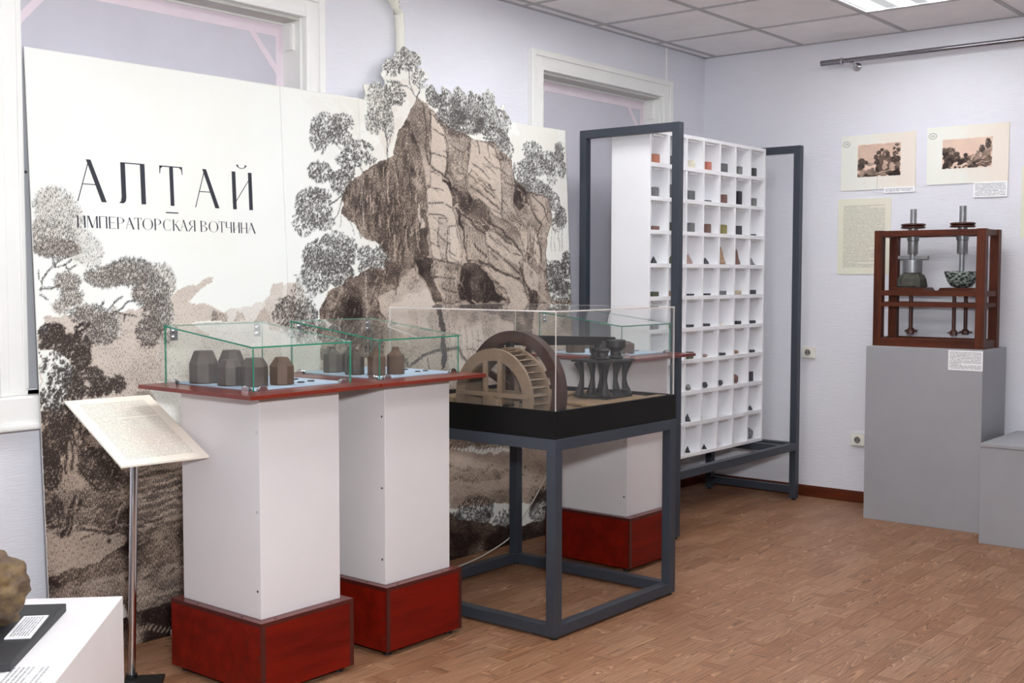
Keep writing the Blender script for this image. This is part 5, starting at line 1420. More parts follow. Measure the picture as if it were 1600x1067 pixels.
# model: waterwheel
WC = (-0.907, 0.824); RO, RI = 0.181, 0.137
lim = math.asin((ZM+0.004-WC[1])/RO)
ww = empty('waterwheel_model', (-2.99, WC[0], ZM), 'khaki model waterwheel with paddles behind the left pane of the acrylic case', 'model')
xa, xb = -3.050, -2.940
for xx in ((xa, xa+0.012), (xb-0.012, xb)):
    MB().arc(WC, RI, RO, xx[0], xx[1], lim, math.pi-lim, 60).build('rim', m_khaki, ww)
    for s in (-0.034, 0.034):
        h = math.sqrt(RI*RI-s*s)+0.03
        MB().box(xx[0]-0.006, xx[0]+0.004, WC[0]+s-0.0095, WC[0]+s+0.0095, ZM+0.002, WC[1]+h).build('spoke', m_khaki, ww, bevel=0.001)
    MB().box(xx[0]-0.007, xx[0]+0.004, WC[0]-RI-0.03, WC[0]+RI+0.03, WC[1]+0.006, WC[1]+0.022).build('spoke', m_khaki, ww, bevel=0.001)
b = MB().arc(WC, RI-0.002, RI+0.004, xa+0.012, xb-0.012, lim+0.2, math.pi-lim-0.2, 60); b.build('drum', m_khaki, ww)
n = 26
for k in range(n):
    tt = lim+0.14+(math.pi-2*lim-0.28)*k/(n-1)
    d = Vector((0, math.cos(tt), math.sin(tt))); g = Vector((0, -math.sin(tt), math.cos(tt)))
    fr = (Vector((xa+0.012, WC[0], WC[1])), d, (g*1.0), Vector((1, 0, 0)))
    MB().prism([(RI+0.004, -0.010), (RO-0.003, 0.010), (RO-0.003, 0.014), (RI+0.004, -0.005)], fr, 0.0, xb-xa-0.024).build('paddle', m_khaki, ww)
MB().cyl((xa-0.016, WC[0], WC[1]-0.012), (-2.872, WC[0], WC[1]-0.012), 0.020, n=20).build('axle', m_khaki, ww, smooth=True)
MB().box(xa-0.014, xa+0.0, WC[0]-0.034, WC[0]+0.03, WC[1]-0.07, WC[1]+0.0).build('bearing', m_khaki, ww, bevel=0.004)
for k in range(3): MB().cyl((xa-0.018, WC[0]+0.075+k*0.022, ZM+0.078), (xa-0.006, WC[0]+0.075+k*0.022, ZM+0.078), 0.009, n=14).build('roller', m_mill, ww, smooth=True)
MB().box(xa-0.016, xa-0.004, WC[0]+0.06, WC[0]+0.135, ZM, ZM+0.070).build('roller_block', m_khaki, ww, bevel=0.002)
BC = (-0.890, 0.838); BO, BI = 0.226, 0.184; lim2 = math.asin((ZM+0.004-BC[1])/BO)
MB().arc(BC, BI, BO, -2.918, -2.878, lim2, math.pi-lim2, 48).build('flywheel', m_dkred, ww)
for tt in (0.45, 1.15, 1.95, 2.7):
    d = Vector((0, math.cos(tt), math.sin(tt))); g = Vector((0, -math.sin(tt), math.cos(tt)))
    MB().prism([(0.02, -0.012), (BI+0.005, -0.012), (BI+0.005, 0.012), (0.02, 0.012)], (Vector((-2.905, BC[0], BC[1])), d, g, Vector((1, 0, 0))), 0, 0.014).build('flywheel_spoke', m_dkred, ww)
# model: mill on curved legs, driven by a long beam
ml = empty('mill_model', (-2.46, -0.985, TB-0.012), 'blackened model mill on curved legs inside the acrylic case', 'model')
zb = TB-0.0115
MB().box(-2.555, -2.375, -1.065, -0.905, zb, zb+0.008).build('base_plate', m_mill, ml, bevel=0.002)
zt = zb+0.140
MB().box(-2.565, -2.365, -1.07, -0.90, zt, zt+0.010).build('table_plate', m_mill, ml, bevel=0.002)
def leg(x, y, dx, dy):
    path, rad = [], []
    for i in range(9):
        u = i/8; k = 1-math.sin(u*math.pi)
        path.append((x+dx*k*0.014, y+dy*k*0.014, zb+0.008+u*(zt-zb-0.008))); rad.append(0.0085+0.014*abs(u-0.5)**1.4*2.2)
    MB().tube(path, rad, 8).build('leg', m_mill, ml, smooth=True)
for x, dx in ((-2.532, -0.7), (-2.46, 0.2), (-2.398, 0.7)):
    for y, dy in ((-1.040, -0.7), (-0.93, 0.7)): leg(x, y, dx, dy)
MB().cyl((-2.46, -0.985, zb+0.008), (-2.46, -0.985, zt), 0.010, n=12).build('shaft', m_mill, ml, smooth=True)
MB().cyl((-2.55, -1.055, zb+0.030), (-2.38, -1.055, zb+0.030), 0.0035, n=8).build('tie_rod', m_mill, ml)
for k, (x, y) in enumerate(((-2.52, -1.02), (-2.47, -0.955), (-2.415, -1.01))):
    MB().lathe([(0.026, 0), (0.030, 0.006), (0.022, 0.014), (0.022, 0.030), (0.030, 0.038), (0.026, 0.044)], (x, y, zt+0.010), 20).build('millstone', m_mill, ml, smooth=True)
    MB().cyl((x, y, zt+0.05), (x+0.01, y, zt+0.082), 0.011, n=10).build('spindle', m_mill, ml, smooth=True)
MB().lathe([(0.034, 0), (0.040, 0.004), (0.040, 0.030), (0.034, 0.034)], (-2.415, -1.01, zt+0.052), 24).build('pulley', m_mill, ml, smooth=True)
fr = frame((-2.862, -0.80, 1.0), (0.46, -0.19, 0), (0, 0, 1))
MB().prism([(0.0, 0.004), (0.50, -0.008), (0.50, 0.024), (0.0, 0.044)], fr, -0.012, 0.012).build('drive_beam', m_mill, ml, bevel=0.002)
MB().box(-2.862, -2.838, -0.835, -0.81, TB-0.014, 1.02).build('beam_post', m_mill, ml, bevel=0.002)
ck = MB()
rr = random.Random(4)
gear = empty('gear_model', (-2.70, -0.78, TB-0.012), 'small dark toothed gear lying behind the waterwheel in the case', 'model')
MB().lathe([(0.03, 0), (0.034, 0.004), (0.034, 0.02), (0.028, 0.026)], (-2.70, -0.78, TB-0.012), 16).build('hub', m_mill, gear)
for k in range(12):
    tt = k*math.pi/6; MB().box(-0.007, 0.007, -0.006, 0.006, 0.0, 0.02).xf(Matrix.Translation((-2.70+0.038*math.cos(tt), -0.78+0.038*math.sin(tt), TB-0.010)) @ Matrix.Rotation(tt, 4, 'Z')).build('tooth', m_mill, gear)

# cable hanging from the case to the floor
m_cable = M('white_cable', (206, 200, 190), 0.5)
path = [(-1.86, -0.315, 0.45), (-1.90, -0.31, 0.38), (-1.972, -0.30, 0.296), (-2.034, -0.30, 0.233), (-2.11, -0.30, 0.168), (-2.198, -0.30, 0.092), (-2.267, -0.30, 0.063), (-2.386, -0.30, 0.036), (-2.485, -0.30, 0.022), (-2.62, -0.30, 0.012), (-2.8, -0.30, 0.004), (-3.2, -0.32, 0.004)]
fine = []
for i in range(len(path)-1):
    for k in range(4):
        P = [Vector(path[max(0, min(len(path)-1, i+d))]) for d in (-1, 0, 1, 2)]; u = k/4
        fine.append(0.5*((2*P[1])+(P[2]-P[0])*u+(2*P[0]-5*P[1]+4*P[2]-P[3])*u*u+(3*P[1]-P[0]-3*P[2]+P[3])*u*u*u))
fine.append(Vector(path[-1])); fine = [Vector((p.x, p.y, max(p.z, 0.0032))) for p in fine]
o = MB().tube(fine, 0.003, 8).build('power_cable', m_cable, loc=(-2.62, -0.30, 0), smooth=True)
tag(o, 'thin white cable sagging to the floor in front of the mural behind the table', 'cable')

# ------------------------------------------------------------------ text lectern
lec = empty('text_lectern', (-4.243, -0.435, 0), 'slim chrome post carrying a sloping cream text panel in front of the mural', 'lectern')
lec_a, lec_t = -0.097, 0.414
LE = Vector((math.cos(lec_a), math.sin(lec_a), 0)); LG = Vector((math.sin(lec_a), -math.cos(lec_a), 0))
LUP = -(LG*math.cos(lec_t) - Vector((0, 0, 1))*math.sin(lec_t))
LC_ = Vector((-4.224, -0.455, 0.794)); LW, LH = 0.286, 0.404
m_txt = text_mat('cream_text_panel', (248, 244, 230), (120, 118, 114), LW, LH, 0.034, 0.030, 52, 1.0, 0.55, (247, 234, 218))
slab('text_panel', frame(LC_, LE, LUP), LW, LH, 0.006, m_txt, lec)
nn = LE.cross(LUP)
MB().cyl((-4.243, -0.435, 0.010), LC_-nn*0.035, 0.0125, n=20).build('post', m_chrome, lec, smooth=True)
MB().prism([(-0.05, -0.05), (0.05, -0.05), (0.05, 0.05), (-0.05, 0.05)], frame(LC_, LE, LUP), -0.012, -0.006).build('mount_plate', m_black, lec)
MB().cyl(LC_-nn*0.045, LC_-nn*0.012, 0.016, n=16).build('mount_socket', m_black, lec, smooth=True)
fr = frame((-4.243, -0.435, 0), (math.cos(-0.7), math.sin(-0.7), 0), (math.sin(0.7), math.cos(0.7), 0))
MB().prism([(-0.02, -0.16), (0.10, -0.16), (0.10, 0.02), (-0.02, 0.02)], (fr[0], fr[1], fr[2], Vector((0, 0, 1))), 0.0, 0.010).build('base_plate', m_black, lec, bevel=0.002)
MB().cyl((-4.243, -0.435, 0.010), (-4.243, -0.435, 0.022), 0.018, n=16).build('collar', m_black, lec, smooth=True)

# ------------------------------------------------------------------ white plinth with ore lump, bottom left
ang = R(46.0); PE = Vector((math.cos(ang), math.sin(ang), 0)); PS = Vector((math.sin(ang), -math.cos(ang), 0))   # along the right edge, and to the right
PC = Vector((-4.624, -1.003, 0.0)); PH = 0.45; PLW, PLD = 0.80, 1.0
m_pl = M('white_plinth_board', (240, 238, 238), 0.4, var=0.02)
o = MB().prism([(-PLD, -PLW), (0, -PLW), (0, 0), (-PLD, 0)], (PC, PE, PS, Vector((0, 0, 1))), 0.0, PH).build('white_plinth', m_pl, loc=PC-PE*PLD/2-PS*PLW/2, bevel=0.002)
tag(o, 'low white plinth in the front left corner carrying the ore lump', 'plinth')
m_slab = M('black_slate_board', (50, 50, 52), 0.6, var=0.1)
sp = Vector((-4.789, -1.020, PH))
o = MB().prism([(-0.442, -0.46), (0, -0.46), (0, 0), (-0.442, 0)], (sp, PE, PS, Vector((0, 0, 1))), 0.0, 0.020).build('black_board', m_slab, loc=sp, bevel=0.002)
tag(o, 'black square board on the low white plinth', 'board')
cc = Vector((-4.951, -1.136, PH+0.020))
m_card = text_mat('white_caption', (246, 246, 248), (60, 60, 66), 0.170, 0.055, 0.010, 0.006, 7, 2.0, 0.8)
o = slab('caption_card', frame(cc+Vector((0, 0, 0.0035)), (Vector((-4.877, -1.092, 0))-Vector((-4.987, -1.215, 0))), Vector((-4.951, -1.119, 0))-Vector((-4.93, -1.14, 0))), 0.170, 0.055, 0.003, m_card)
tag(o, 'small white caption card lying on the black board by the ore lump', 'caption card')
pt = text_mat('plinth_text', (240, 238, 238), (90, 90, 96), 0.16, 0.10, 0.006, 0.006, 9, 3.0, 0.7)
tc = Vector((-5.10, -1.40, PH+0.0012))
o = slab('plinth_caption', frame(tc, PE, PS*-1), 0.16, 0.10, 0.001, pt); tag(o, 'printed caption strip on the front edge of the low white plinth', 'caption card')
def lump(name, c, r, seed, mat, sub=4, sc=(1, 1, 1), amp=0.28, loc=None):
    bm = bmesh.new(); bmesh.ops.create_icosphere(bm, subdivisions=sub, radius=1.0)
    rr = random.Random(seed); off = Vector((rr.uniform(0, 50), rr.uniform(0, 50), rr.uniform(0, 50)))
    from mathutils import noise as mn
    zmin = 9
    for v in bm.verts:
        p = v.co.copy(); d = 1 + amp*mn.noise(p*1.3+off) + amp*0.55*mn.noise(p*3.1+off) + amp*0.2*mn.noise(p*7+off)
        v.co = Vector((p.x*sc[0], p.y*sc[1], p.z*sc[2]))*d*r
    zmin = min(v.co.z for v in bm.verts)
    for v in bm.verts: v.co.z = max(v.co.z, zmin*0.86)
    zmin = min(v.co.z for v in bm.verts)
    for v in bm.verts: v.co.z -= zmin
    me = bpy.data.meshes.new(name); bm.to_mesh(me); bm.free(); me.materials.append(mat)
    me.polygons.foreach_set('use_smooth', [sub > 2]*len(me.polygons))
    o = bpy.data.objects.new(name, me); COL.objects.link(o); o.location = c; o['_w'] = tuple(c)
    return o
m_ore = bpy.data.materials.new('ore'); n = NT(m_ore)
f = n.noise(n.pos(), 16.0, 6.0, 0.7); g = n.noise(n.pos(), 45.0, 5.0, 0.7)
n.l.new(n.mix(n.ramp(f, 0.42, 0.62), n.mix(n.ramp(g, 0.35, 0.65), lin((60, 46, 38)), lin((104, 84, 68))), lin((122, 100, 66))), n.bsdf.inputs['Base Color'])
n.bsdf.inputs['Roughness'].default_value = 0.6; n.bsdf.inputs['Metallic'].default_value = 0.15; n.bump(g, 0.004)
o = lump('ore_lump', (-5.045, -1.065, PH+0.020), 0.105, 3, m_ore, 5, (1, 1, 0.95), 0.33)
tag(o, 'knobbly brown and golden ore lump on the black board', 'ore lump')

# ------------------------------------------------------------------ specimen rack: two steel portals and a white pigeonhole cabinet
m_cab = M('white_cabinet_board', (240, 240, 243), 0.45, var=0.015)
RX0, RX1, RY0, RY1, RH, q = -1.470, -0.185, -0.720, -0.140, 1.995, 0.04
rack = empty('specimen_rack', ((RX0+RX1)/2, (RY0+RY1)/2, 0), 'white pigeonhole cabinet of rock samples held between two slate grey steel portals', 'rack')
for x in (RX0, RX1-q+0.04):
    for y in (RY0, RY1-q):
        ps_ = MB().box(x, x+q, y, y+q, 0.012, RH).build('post', m_frame, rack, bevel=0.0015)
        MB().cyl((x+q/2, y+q/2, 0), (x+q/2, y+q/2, 0.0125), 0.012, n=12).build('foot', m_black, ps_)
    MB().box(x, x+q, RY0+q, RY1-q, RH-q, RH).build('top_rail', m_frame, rack, bevel=0.0015)
    MB().box(x, x+q, RY0+q, RY1-q, 0.040, 0.080).build('bottom_rail', m_frame, rack, bevel=0.0015)
    MB().box(x, x+q, RY0+q, RY1-q, 0.287, 0.327).build('cross_rail', m_frame, rack, bevel=0.0015)
for y in (RY0, RY1-q): MB().box(RX0+q, RX1, y, y+q, 0.287, 0.327).build('long_rail', m_frame, rack, bevel=0.0015)
QX0, QX1, QY0, QY1, QZ0, QZ1 = -1.412, -0.204, -0.520, -0.295, 0.327, 1.985
TH = 0.014; NC, NR = 7, 10
px_ = (QX1-QX0-TH)/NC; pz_ = (QZ1-QZ0-TH)/NR; CD = 0.095
for x in (-1.34, -0.32): MB().box(x, x+q, RY0+q, RY1-q, 0.287, 0.327).build('support_bar', m_frame, rack, bevel=0.0015)
MB().box(QX0, QX0+TH, QY0, QY1, QZ0, QZ1).build('side_panel', m_cab, rack, bevel=0.001)
MB().box(QX1-TH, QX1, QY0, QY1, QZ0, QZ1).build('side_panel', m_cab, rack, bevel=0.001)
MB().box(QX0+TH, QX1-TH, QY0+CD, QY1-CD, QZ0+TH, QZ1-TH).build('back_panel', m_cab, rack)
for k in range(NR+1):
    z = QZ0+k*pz_; MB().box(QX0+TH, QX1-TH, QY0, QY1, max(QZ0, z-0.004), min(QZ1, z+TH+0.003)).build('shelf', m_cab, rack, bevel=0.001)
for k in range(1, NC):
    x = QX0+k*px_
    b = MB()
    for j in range(NR): b.box(x, x+TH, QY0, QY0+CD, QZ0+j*pz_+TH+0.003, QZ0+(j+1)*pz_-0.004)
    b.build('divider', m_cab, rack)
m_tag = text_mat('tag_card', (222, 222, 222), (120, 116, 112), 0.10, 0.02, 0.004, 0.003, 3, 4.0, 0.6)
def cell(c, r):   # centre x and floor z of a pigeonhole; r counted from the top
    return QX0+TH+(px_-TH)/2+c*px_, QZ0+(NR-1-r)*pz_+TH+0.003
def smat(key, col, var=0.2): return M('stone_'+key, col, 0.55, var=var, vscale=60)
for c in range(NC):
    for r in range(NR):
        x, z = cell(c, r)
        MB().box(x-0.045, x+0.045, QY0+0.010, QY0+0.012, z+pz_-TH-0.019, z+pz_-TH-0.007).build('name_tag', m_tag, rack)
ST = dict(orange=(186, 122, 98), grey=(112, 112, 114), cream=(222, 216, 196), salmon=(190, 118, 102), slate=(98, 100, 100), speck=(120, 120, 120), dark=(66, 66, 70), brown=(116, 86, 78), black=(40, 40, 44), olive=(142, 134, 84), tan=(186, 172, 150), green=(78, 86, 66), rose=(160, 132, 126), rust=(150, 120, 96), dgreen=(70, 74, 56))
# column, row, kind, stone, width, height
SPEC = [(0,0,'c','orange',.046,.046),(1,0,'c','slate',.05,.05),(2,0,'c','cream',.046,.040),(3,0,'c','salmon',.044,.046),(4,0,'c','slate',.058,.050),(5,0,'c','speck',.040,.046),(6,0,'c','dark',.034,.050),
 (0,1,'c','grey',.038,.048),(1,1,'c','slate',.05,.070),(2,1,'c','slate',.058,.050),(3,1,'c','black',.060,.008),(4,1,'c','brown',.046,.048),(5,1,'c','black',.040,.076),(6,1,'c','speck',.040,.046),
 (0,2,'c','brown',.056,.020),(1,2,'c','dgreen',.05,.045),(2,2,'c','grey',.050,.048),(3,2,'c','brown',.046,.048),(4,2,'c','olive',.048,.050),(5,2,'c','dark',.046,.050),(6,2,'c','dark',.040,.009),
 (0,3,'s','black',.036,.034),(1,3,'s','green',.045,.040),(2,3,'s','rose',.050,.052),(3,3,'s','dark',.044,.034),(4,3,'s','rust',.052,.096),(5,3,'s','brown',.044,.086),(6,3,'s','speck',.052,.040),
 (0,4,'c','dgreen',.066,.024),(1,4,'c','rust',.05,.026),(2,4,'c','dark',.056,.010),(3,4,'c','dark',.050,.010),(4,4,'c','grey',.050,.022),(5,4,'c','tan',.046,.022),(6,4,'c','dark',.050,.024),
 (0,5,'c','grey',.058,.022),(1,5,'c','tan',.05,.02),(2,5,'c','dark',.050,.014),(3,5,'c','dark',.054,.014),(4,5,'r','cream',.022,.016),(5,5,'c','black',.050,.018),(6,5,'c','dark',.052,.016),
 (2,6,'c','green',.052,.036),(3,6,'r','rose',.028,.016),(4,6,'c','dark',.054,.014),(5,6,'r','rust',.030,.022),(6,6,'c','dark',.044,.014),
 (2,7,'r','speck',.030,.034),(3,7,'r','dark',.030,.034),(4,7,'r','dark',.030,.030),(5,7,'r','brown',.034,.050),(6,7,'c','dark',.022,.056),
 (2,8,'s','dark',.034,.040),(6,8,'s','dark',.028,.026),(2,9,'s','black',.026,.034),(3,9,'s','black',.026,.026),(6,9,'r','grey',.044,.064)]
ORD = ['first', 'second', 'third', 'fourth', 'fifth', 'sixth', 'seventh', 'eighth', 'ninth', 'bottom']
WORD = dict(orange='orange', grey='grey', cream='cream', salmon='salmon red', slate='slate grey', speck='speckled grey', dark='dark grey', brown='brown', black='black', olive='olive yellow', tan='tan', green='green', rose='rose coloured', rust='rusty brown', dgreen='dark green')
rr = random.Random(21)
for (c, r, kind, st, w, h) in SPEC:
    x, z = cell(c, r); y = QY0+0.022+w*0.35; mt = smat(st, ST[st], 0.35 if st == 'speck' else 0.18); z += 0.0002
    form = {'c': 'cut block' if h > .03 else 'flat slab', 's': 'pointed shard', 'r': 'rough lump'}[kind]
    if kind == 'c':
        b = MB(); k = w/2; d = min(w, 0.05)/2
        vs = [(x+sx*k*rr.uniform(.95, 1), y+sy*d, z+hz*h*rr.uniform(.97, 1)) for hz in (0, 1) for sx, sy in ((-1, -1), (1, -1), (1, 1), (-1, 1))]
        b.add(vs, [(0, 3, 2, 1), (4, 5, 6, 7), (0, 1, 5, 4), (1, 2, 6, 5), (2, 3, 7, 6), (3, 0, 4, 7)])
        o = b.build('rock_specimen', mt, loc=(x, y, z), bevel=min(0.002, h*0.15))
    elif kind == 's':
        b = MB(); b.lathe([(w*.5, 0), (w*.52, h*.12), (w*.36, h*.4), (w*.18, h*.75), (w*.05, h)], (x, y, z), 7, jit=0.18, rnd=rr)
        o = b.build('rock_specimen', mt, loc=(x, y, z))
    else:
        o = lump('rock_specimen', (x, y, z), w*0.5, c*10+r, mt, 2, (1, 1, h/w), 0.3)
    tag(o, '%s %s in the %s row, %s pigeonhole from the left' % (WORD[st], form, 'top' if r == 0 else ORD[r], ORD[c]), 'rock specimen', 'rock specimens in the pigeonholes')

# ------------------------------------------------------------------ right wall: plinths
m_grey = M('grey_painted_board', (158, 158, 162), 0.5, var=0.04, vscale=3)
GX, GY0, GY1, GH = -0.393, -1.799, -1.206, 0.9054
o = MB().box(GX, -0.022, GY0, GY1, 0, GH).build('grey_plinth', m_grey, loc=((GX-.022)/2, (GY0+GY1)/2, 0), bevel=0.002)
tag(o, 'tall grey plinth carrying the wooden grinding machine model', 'plinth')
sp = empty('grey_plinth', (-0.31, -2.35, 0), 'low grey plinth at the right edge beside the tall one', 'plinth')
MB().box(-0.60, -0.022, -2.86, -1.862, 0, 0.462).build('body', m_grey, sp, bevel=0.002)
MB().box(-0.606, -0.022, -2.866, -1.860, 0.462, 0.480).build('top', m_grey, sp, bevel=0.003)
m_cap = [text_mat('caption_%d' % k, (248, 248, 250), (70, 70, 78), 0.17, hh, 0.008, 0.006, ln, 6.0+k, 0.75) for k, (hh, ln) in enumerate(((0.098, 12), (0.030, 3), (0.078, 9)))]
fr_w = lambda y, z, x=0.0: frame((x, y, z), (0, -1, 0), (0, 0, 1))
o = slab('caption_card', frame((GX-0.0015, -1.715, 0.852), (0, -1, 0), (0, 0, 1)), 0.168, 0.098, 0.0014, m_cap[0]); tag(o, 'white caption card on the front of the tall grey plinth', 'caption card')

# wooden grinding machine model
m_mw = wood_mat('red_brown_wood', (56, 24, 12), (100, 48, 27), 'z', 0.45, 16, 0.0, 8.0, 0.25)
m_mwy = wood_mat('red_brown_wood_y', (56, 24, 12), (100, 48, 27), 'y', 0.45, 16, 0.0, 8.0, 0.25)
m_alu = M('silver_painted_metal', (150, 152, 155), 0.4, 0.6, var=0.12, vscale=30)
m_brn = M('brown_painted_turned_wood', (70, 34, 24), 0.45, var=0.1)
gm = empty('grinding_machine_model', (-0.18, -1.49, GH), 'red brown wooden frame model with two upright silver spindles on the tall grey plinth', 'model')
X0, X1, Y0, Y1 = -0.318, -0.068, -1.775, -1.208; Z0 = GH; PW = 0.044
for x in (X0, X1-PW):
    for y in (Y0, Y1-PW): MB().box(x, x+PW, y, y+PW, Z0, Z0+0.600).build('post', m_mw, gm, bevel=0.002)
def rail(nm, z, h, t, y=True, sides=(0, 1), inset=0.0):
    for sd in sides:
        x = X0+inset if sd == 0 else X1-t-inset
        MB().box(x, x+t, Y0+PW, Y1-PW, Z0+z, Z0+z+h).build(nm, m_mwy, gm, bevel=0.0015)
def rail_x(nm, z, h, t):
    for y in (Y0+0.006, Y1-t-0.006): MB().box(X0+PW, X1-PW, y, y+t, Z0+z, Z0+z+h).build(nm, m_mw, gm, bevel=0.0015)
rail('top_rail', 0.568, 0.030, PW, inset=0.0); rail('bottom_rail', 0.0, 0.042, PW); rail_x('top_rail', 0.568, 0.030, 0.032); rail_x('bottom_rail', 0.0, 0.042, 0.032)
rail('shelf_rail', 0.262, 0.026, 0.030); rail('lower_rail', 0.206, 0.022, 0.030); rail_x('shelf_rail', 0.262, 0.026, 0.024); rail_x('lower_rail', 0.206, 0.022, 0.024)
MB().box(X0+PW, X1-PW, Y0+0.22, Y0+0.26, Z0+0.570, Z0+0.596).build('bearer', m_mw, gm)
SX = (X0+X1)/2
SPY = [Y1-0.158, Y1-0.412]
for k, y in enumerate(SPY):
    MB().box(X0+PW, X1-PW, y-0.03, y+0.03, Z0+0.572, Z0+0.594).build('bearer', m_mw, gm, bevel=0.001)
    MB().cyl((SX, y, Z0+0.40 if k == 0 else Z0+0.392), (SX, y, Z0+0.712), 0.0165 if k == 0 else 0.0172, n=24).build('spindle', m_alu, gm, smooth=True) if k == 0 else MB().cyl((SX, y, Z0+0.48), (SX, y, Z0+0.720), 0.0172, n=24).build('spindle', m_alu, gm, smooth=True)
    MB().lathe([(0.056, 0), (0.062, 0.003), (0.062, 0.007), (0.052, 0.011), (0.062, 0.016), (0.062, 0.021), (0.056, 0.024)], (SX, y, Z0+0.612), 32).build('pulley', m_brn, gm, smooth=True)
    MB().lathe([(0.020, 0.596), (0.024, 0.60), (0.024, 0.612)], (SX, y, Z0), 24).build('washer', m_alu, gm, smooth=True)
    MB().lathe([(0.024, 0.478), (0.026, 0.482), (0.026, 0.545), (0.030, 0.548), (0.030, 0.572)], (SX, y, Z0), 28).build('sleeve', m_alu, gm, smooth=True)
    MB().prism([(-0.095, 0), (0.095, 0), (0.082, 0.016), (-0.082, 0.016)], (Vector((SX-0.075, y, Z0+0.288)), Vector((0, 1, 0)), Vector((0, 0, 1)), Vector((1, 0, 0))), 0.0, 0.15).build('work_board', m_mwy, gm, bevel=0.001)
y = SPY[0]
MB().box(SX-0.012, SX+0.012, y-0.082, y+0.075, Z0+0.452, Z0+0.470).build('cross_arm', m_alu, gm, bevel=0.002)
MB().lathe([(0.044, 0.378), (0.049, 0.382), (0.050, 0.448), (0.046, 0.452)], (SX, y, Z0), 36).build('grinding_cup', m_alu, gm, smooth=True)
MB().cyl((SX, SPY[1], Z0+0.355), (SX, SPY[1], Z0+0.48), 0.0125, n=20).build('thin_shaft', m_alu, gm, smooth=True)
for k, (x, y) in enumerate(((X0+0.06, SPY[0]-0.02), (X1-0.05, SPY[0]+0.03), (X0+0.06, SPY[1]+0.012), (X1-0.05, SPY[1]+0.0))):
    sr_ = MB().cyl((x, y, Z0+0.085), (x, y, Z0+0.262), 0.0095, n=14).build('screw_rod', m_brn, gm, smooth=True)
    MB().lathe([(0.014, 0.062), (0.020, 0.066), (0.020, 0.082), (0.012, 0.090)], (x, y, Z0), 8).build('nut', m_brn, sr_)
    MB().cyl((x, y-0.035, Z0+0.076), (x, y+0.030, Z0+0.076), 0.0035, n=8).build('handle', m_brn, sr_)
m_stone = M('grey_green_rough_stone', (74, 74, 66), 0.8, var=0.3, vscale=40, bump=0.003, bscale=60)
zz = Z0+0.304
o = MB().lathe([(0.070, 0), (0.074, 0.01), (0.070, 0.045), (0.058, 0.066), (0.045, 0.0735)], (SX, SPY[0], zz), 14, jit=0.06, rnd=random.Random(6)).build('stone_block', m_stone, loc=(SX, SPY[0], zz), bevel=0.004)
tag(o, 'rough dark stone under the silver grinding cup in the wooden frame', 'stone')
m_jas = bpy.data.materials.new('banded_jasper'); n = NT(m_jas)
f = n.noise(n.mapping(n.pos(), (14, 14, 34)), 4.0, 3.0, 0.6)
n.l.new(n.mix(n.ramp(f, 0.47, 0.55), lin((48, 58, 54)), lin((158, 172, 164))), n.bsdf.inputs['Base Color']); n.bsdf.inputs['Roughness'].default_value = 0.2
o = MB().lathe([(0.028, 0), (0.050, 0.010), (0.068, 0.032), (0.078, 0.058), (0.084, 0.078), (0.084, 0.084), (0.076, 0.084), (0.066, 0.060), (0.040, 0.034), (0.020, 0.030)], (SX, SPY[1], zz), 40).build('stone_bowl', m_jas, loc=(SX, SPY[1], zz), smooth=True)
tag(o, 'dark and pale green streaked stone bowl under the thin silver shaft', 'bowl')

# ------------------------------------------------------------------ prints, captions and text sheets on the wall
m_engr = print_mat('small_engraving', (236, 210, 192), (206, 172, 150), (36, 25, 24), 700.0)
def sheet_mat(name, c1, c2):
    mat = bpy.data.materials.new(name); n = NT(mat)
    x, y, z = n.sep(n.obj())
    k = n.ramp(n.math('ADD', n.math('MULTIPLY', x, 2.2), n.math('MULTIPLY', n.noise(n.obj(), 9.0, 4.0), 0.9)), 0.25, 0.75)
    n.l.new(n.mix(k, lin(c1), lin(c2)), n.bsdf.inputs['Base Color']); n.bsdf.inputs['Roughness'].default_value = 0.55
    return mat
m_paper = sheet_mat('aged_paper', (234, 235, 226), (234, 224, 212))
def picture(root, fr, u0, v0, w, h, ops):
    """engraved picture of w x h mm, lower left corner at (u0, v0) m on the sheet"""
    c = Canvas(w, h, 2.0); c.tint[:] = 0.2; c.run(ops)
    me = c.mesh('picture', np.ones((c.ny-1, c.nx-1), bool), 0, c.nx-1); me.materials.append(m_engr)
    o = bpy.data.objects.new('picture', me); COL.objects.link(o); o.parent = root; o['_w'] = (0, 0, 0)
    o.matrix_local = Matrix.Translation(-Vector(root['_w'])) @ fmat(fr) @ Matrix.Translation((u0, v0, 0.0006))
    sm = o.modifiers.new('thickness', 'SOLIDIFY'); sm.thickness = 0.0005; sm.offset = -1
    return o
def oval(root, fr, u, v, a, bq):
    b = MB(); n_ = 32
    for k in range(n_):
        t0, t1 = 2*math.pi*k/n_, 2*math.pi*(k+1)/n_
        b.prism([(u+a*math.cos(t0), v+bq*math.sin(t0)), (u+a*math.cos(t1), v+bq*math.sin(t1)), (u+(a-.002)*math.cos(t1), v+(bq-.002)*math.sin(t1)), (u+(a-.002)*math.cos(t0), v+(bq-.002)*math.sin(t0))], fr, 0.0002, 0.0008)
    for k, w in enumerate((0.008, 0.013, 0.010)): b.prism([(u-w, v+0.004-k*0.004), (u+w, v+0.004-k*0.004), (u+w, v+0.0052-k*0.004), (u-w, v+0.0052-k*0.004)], fr, 0.0002, 0.0006)
    b.build('oval_stamp', m_type, root)
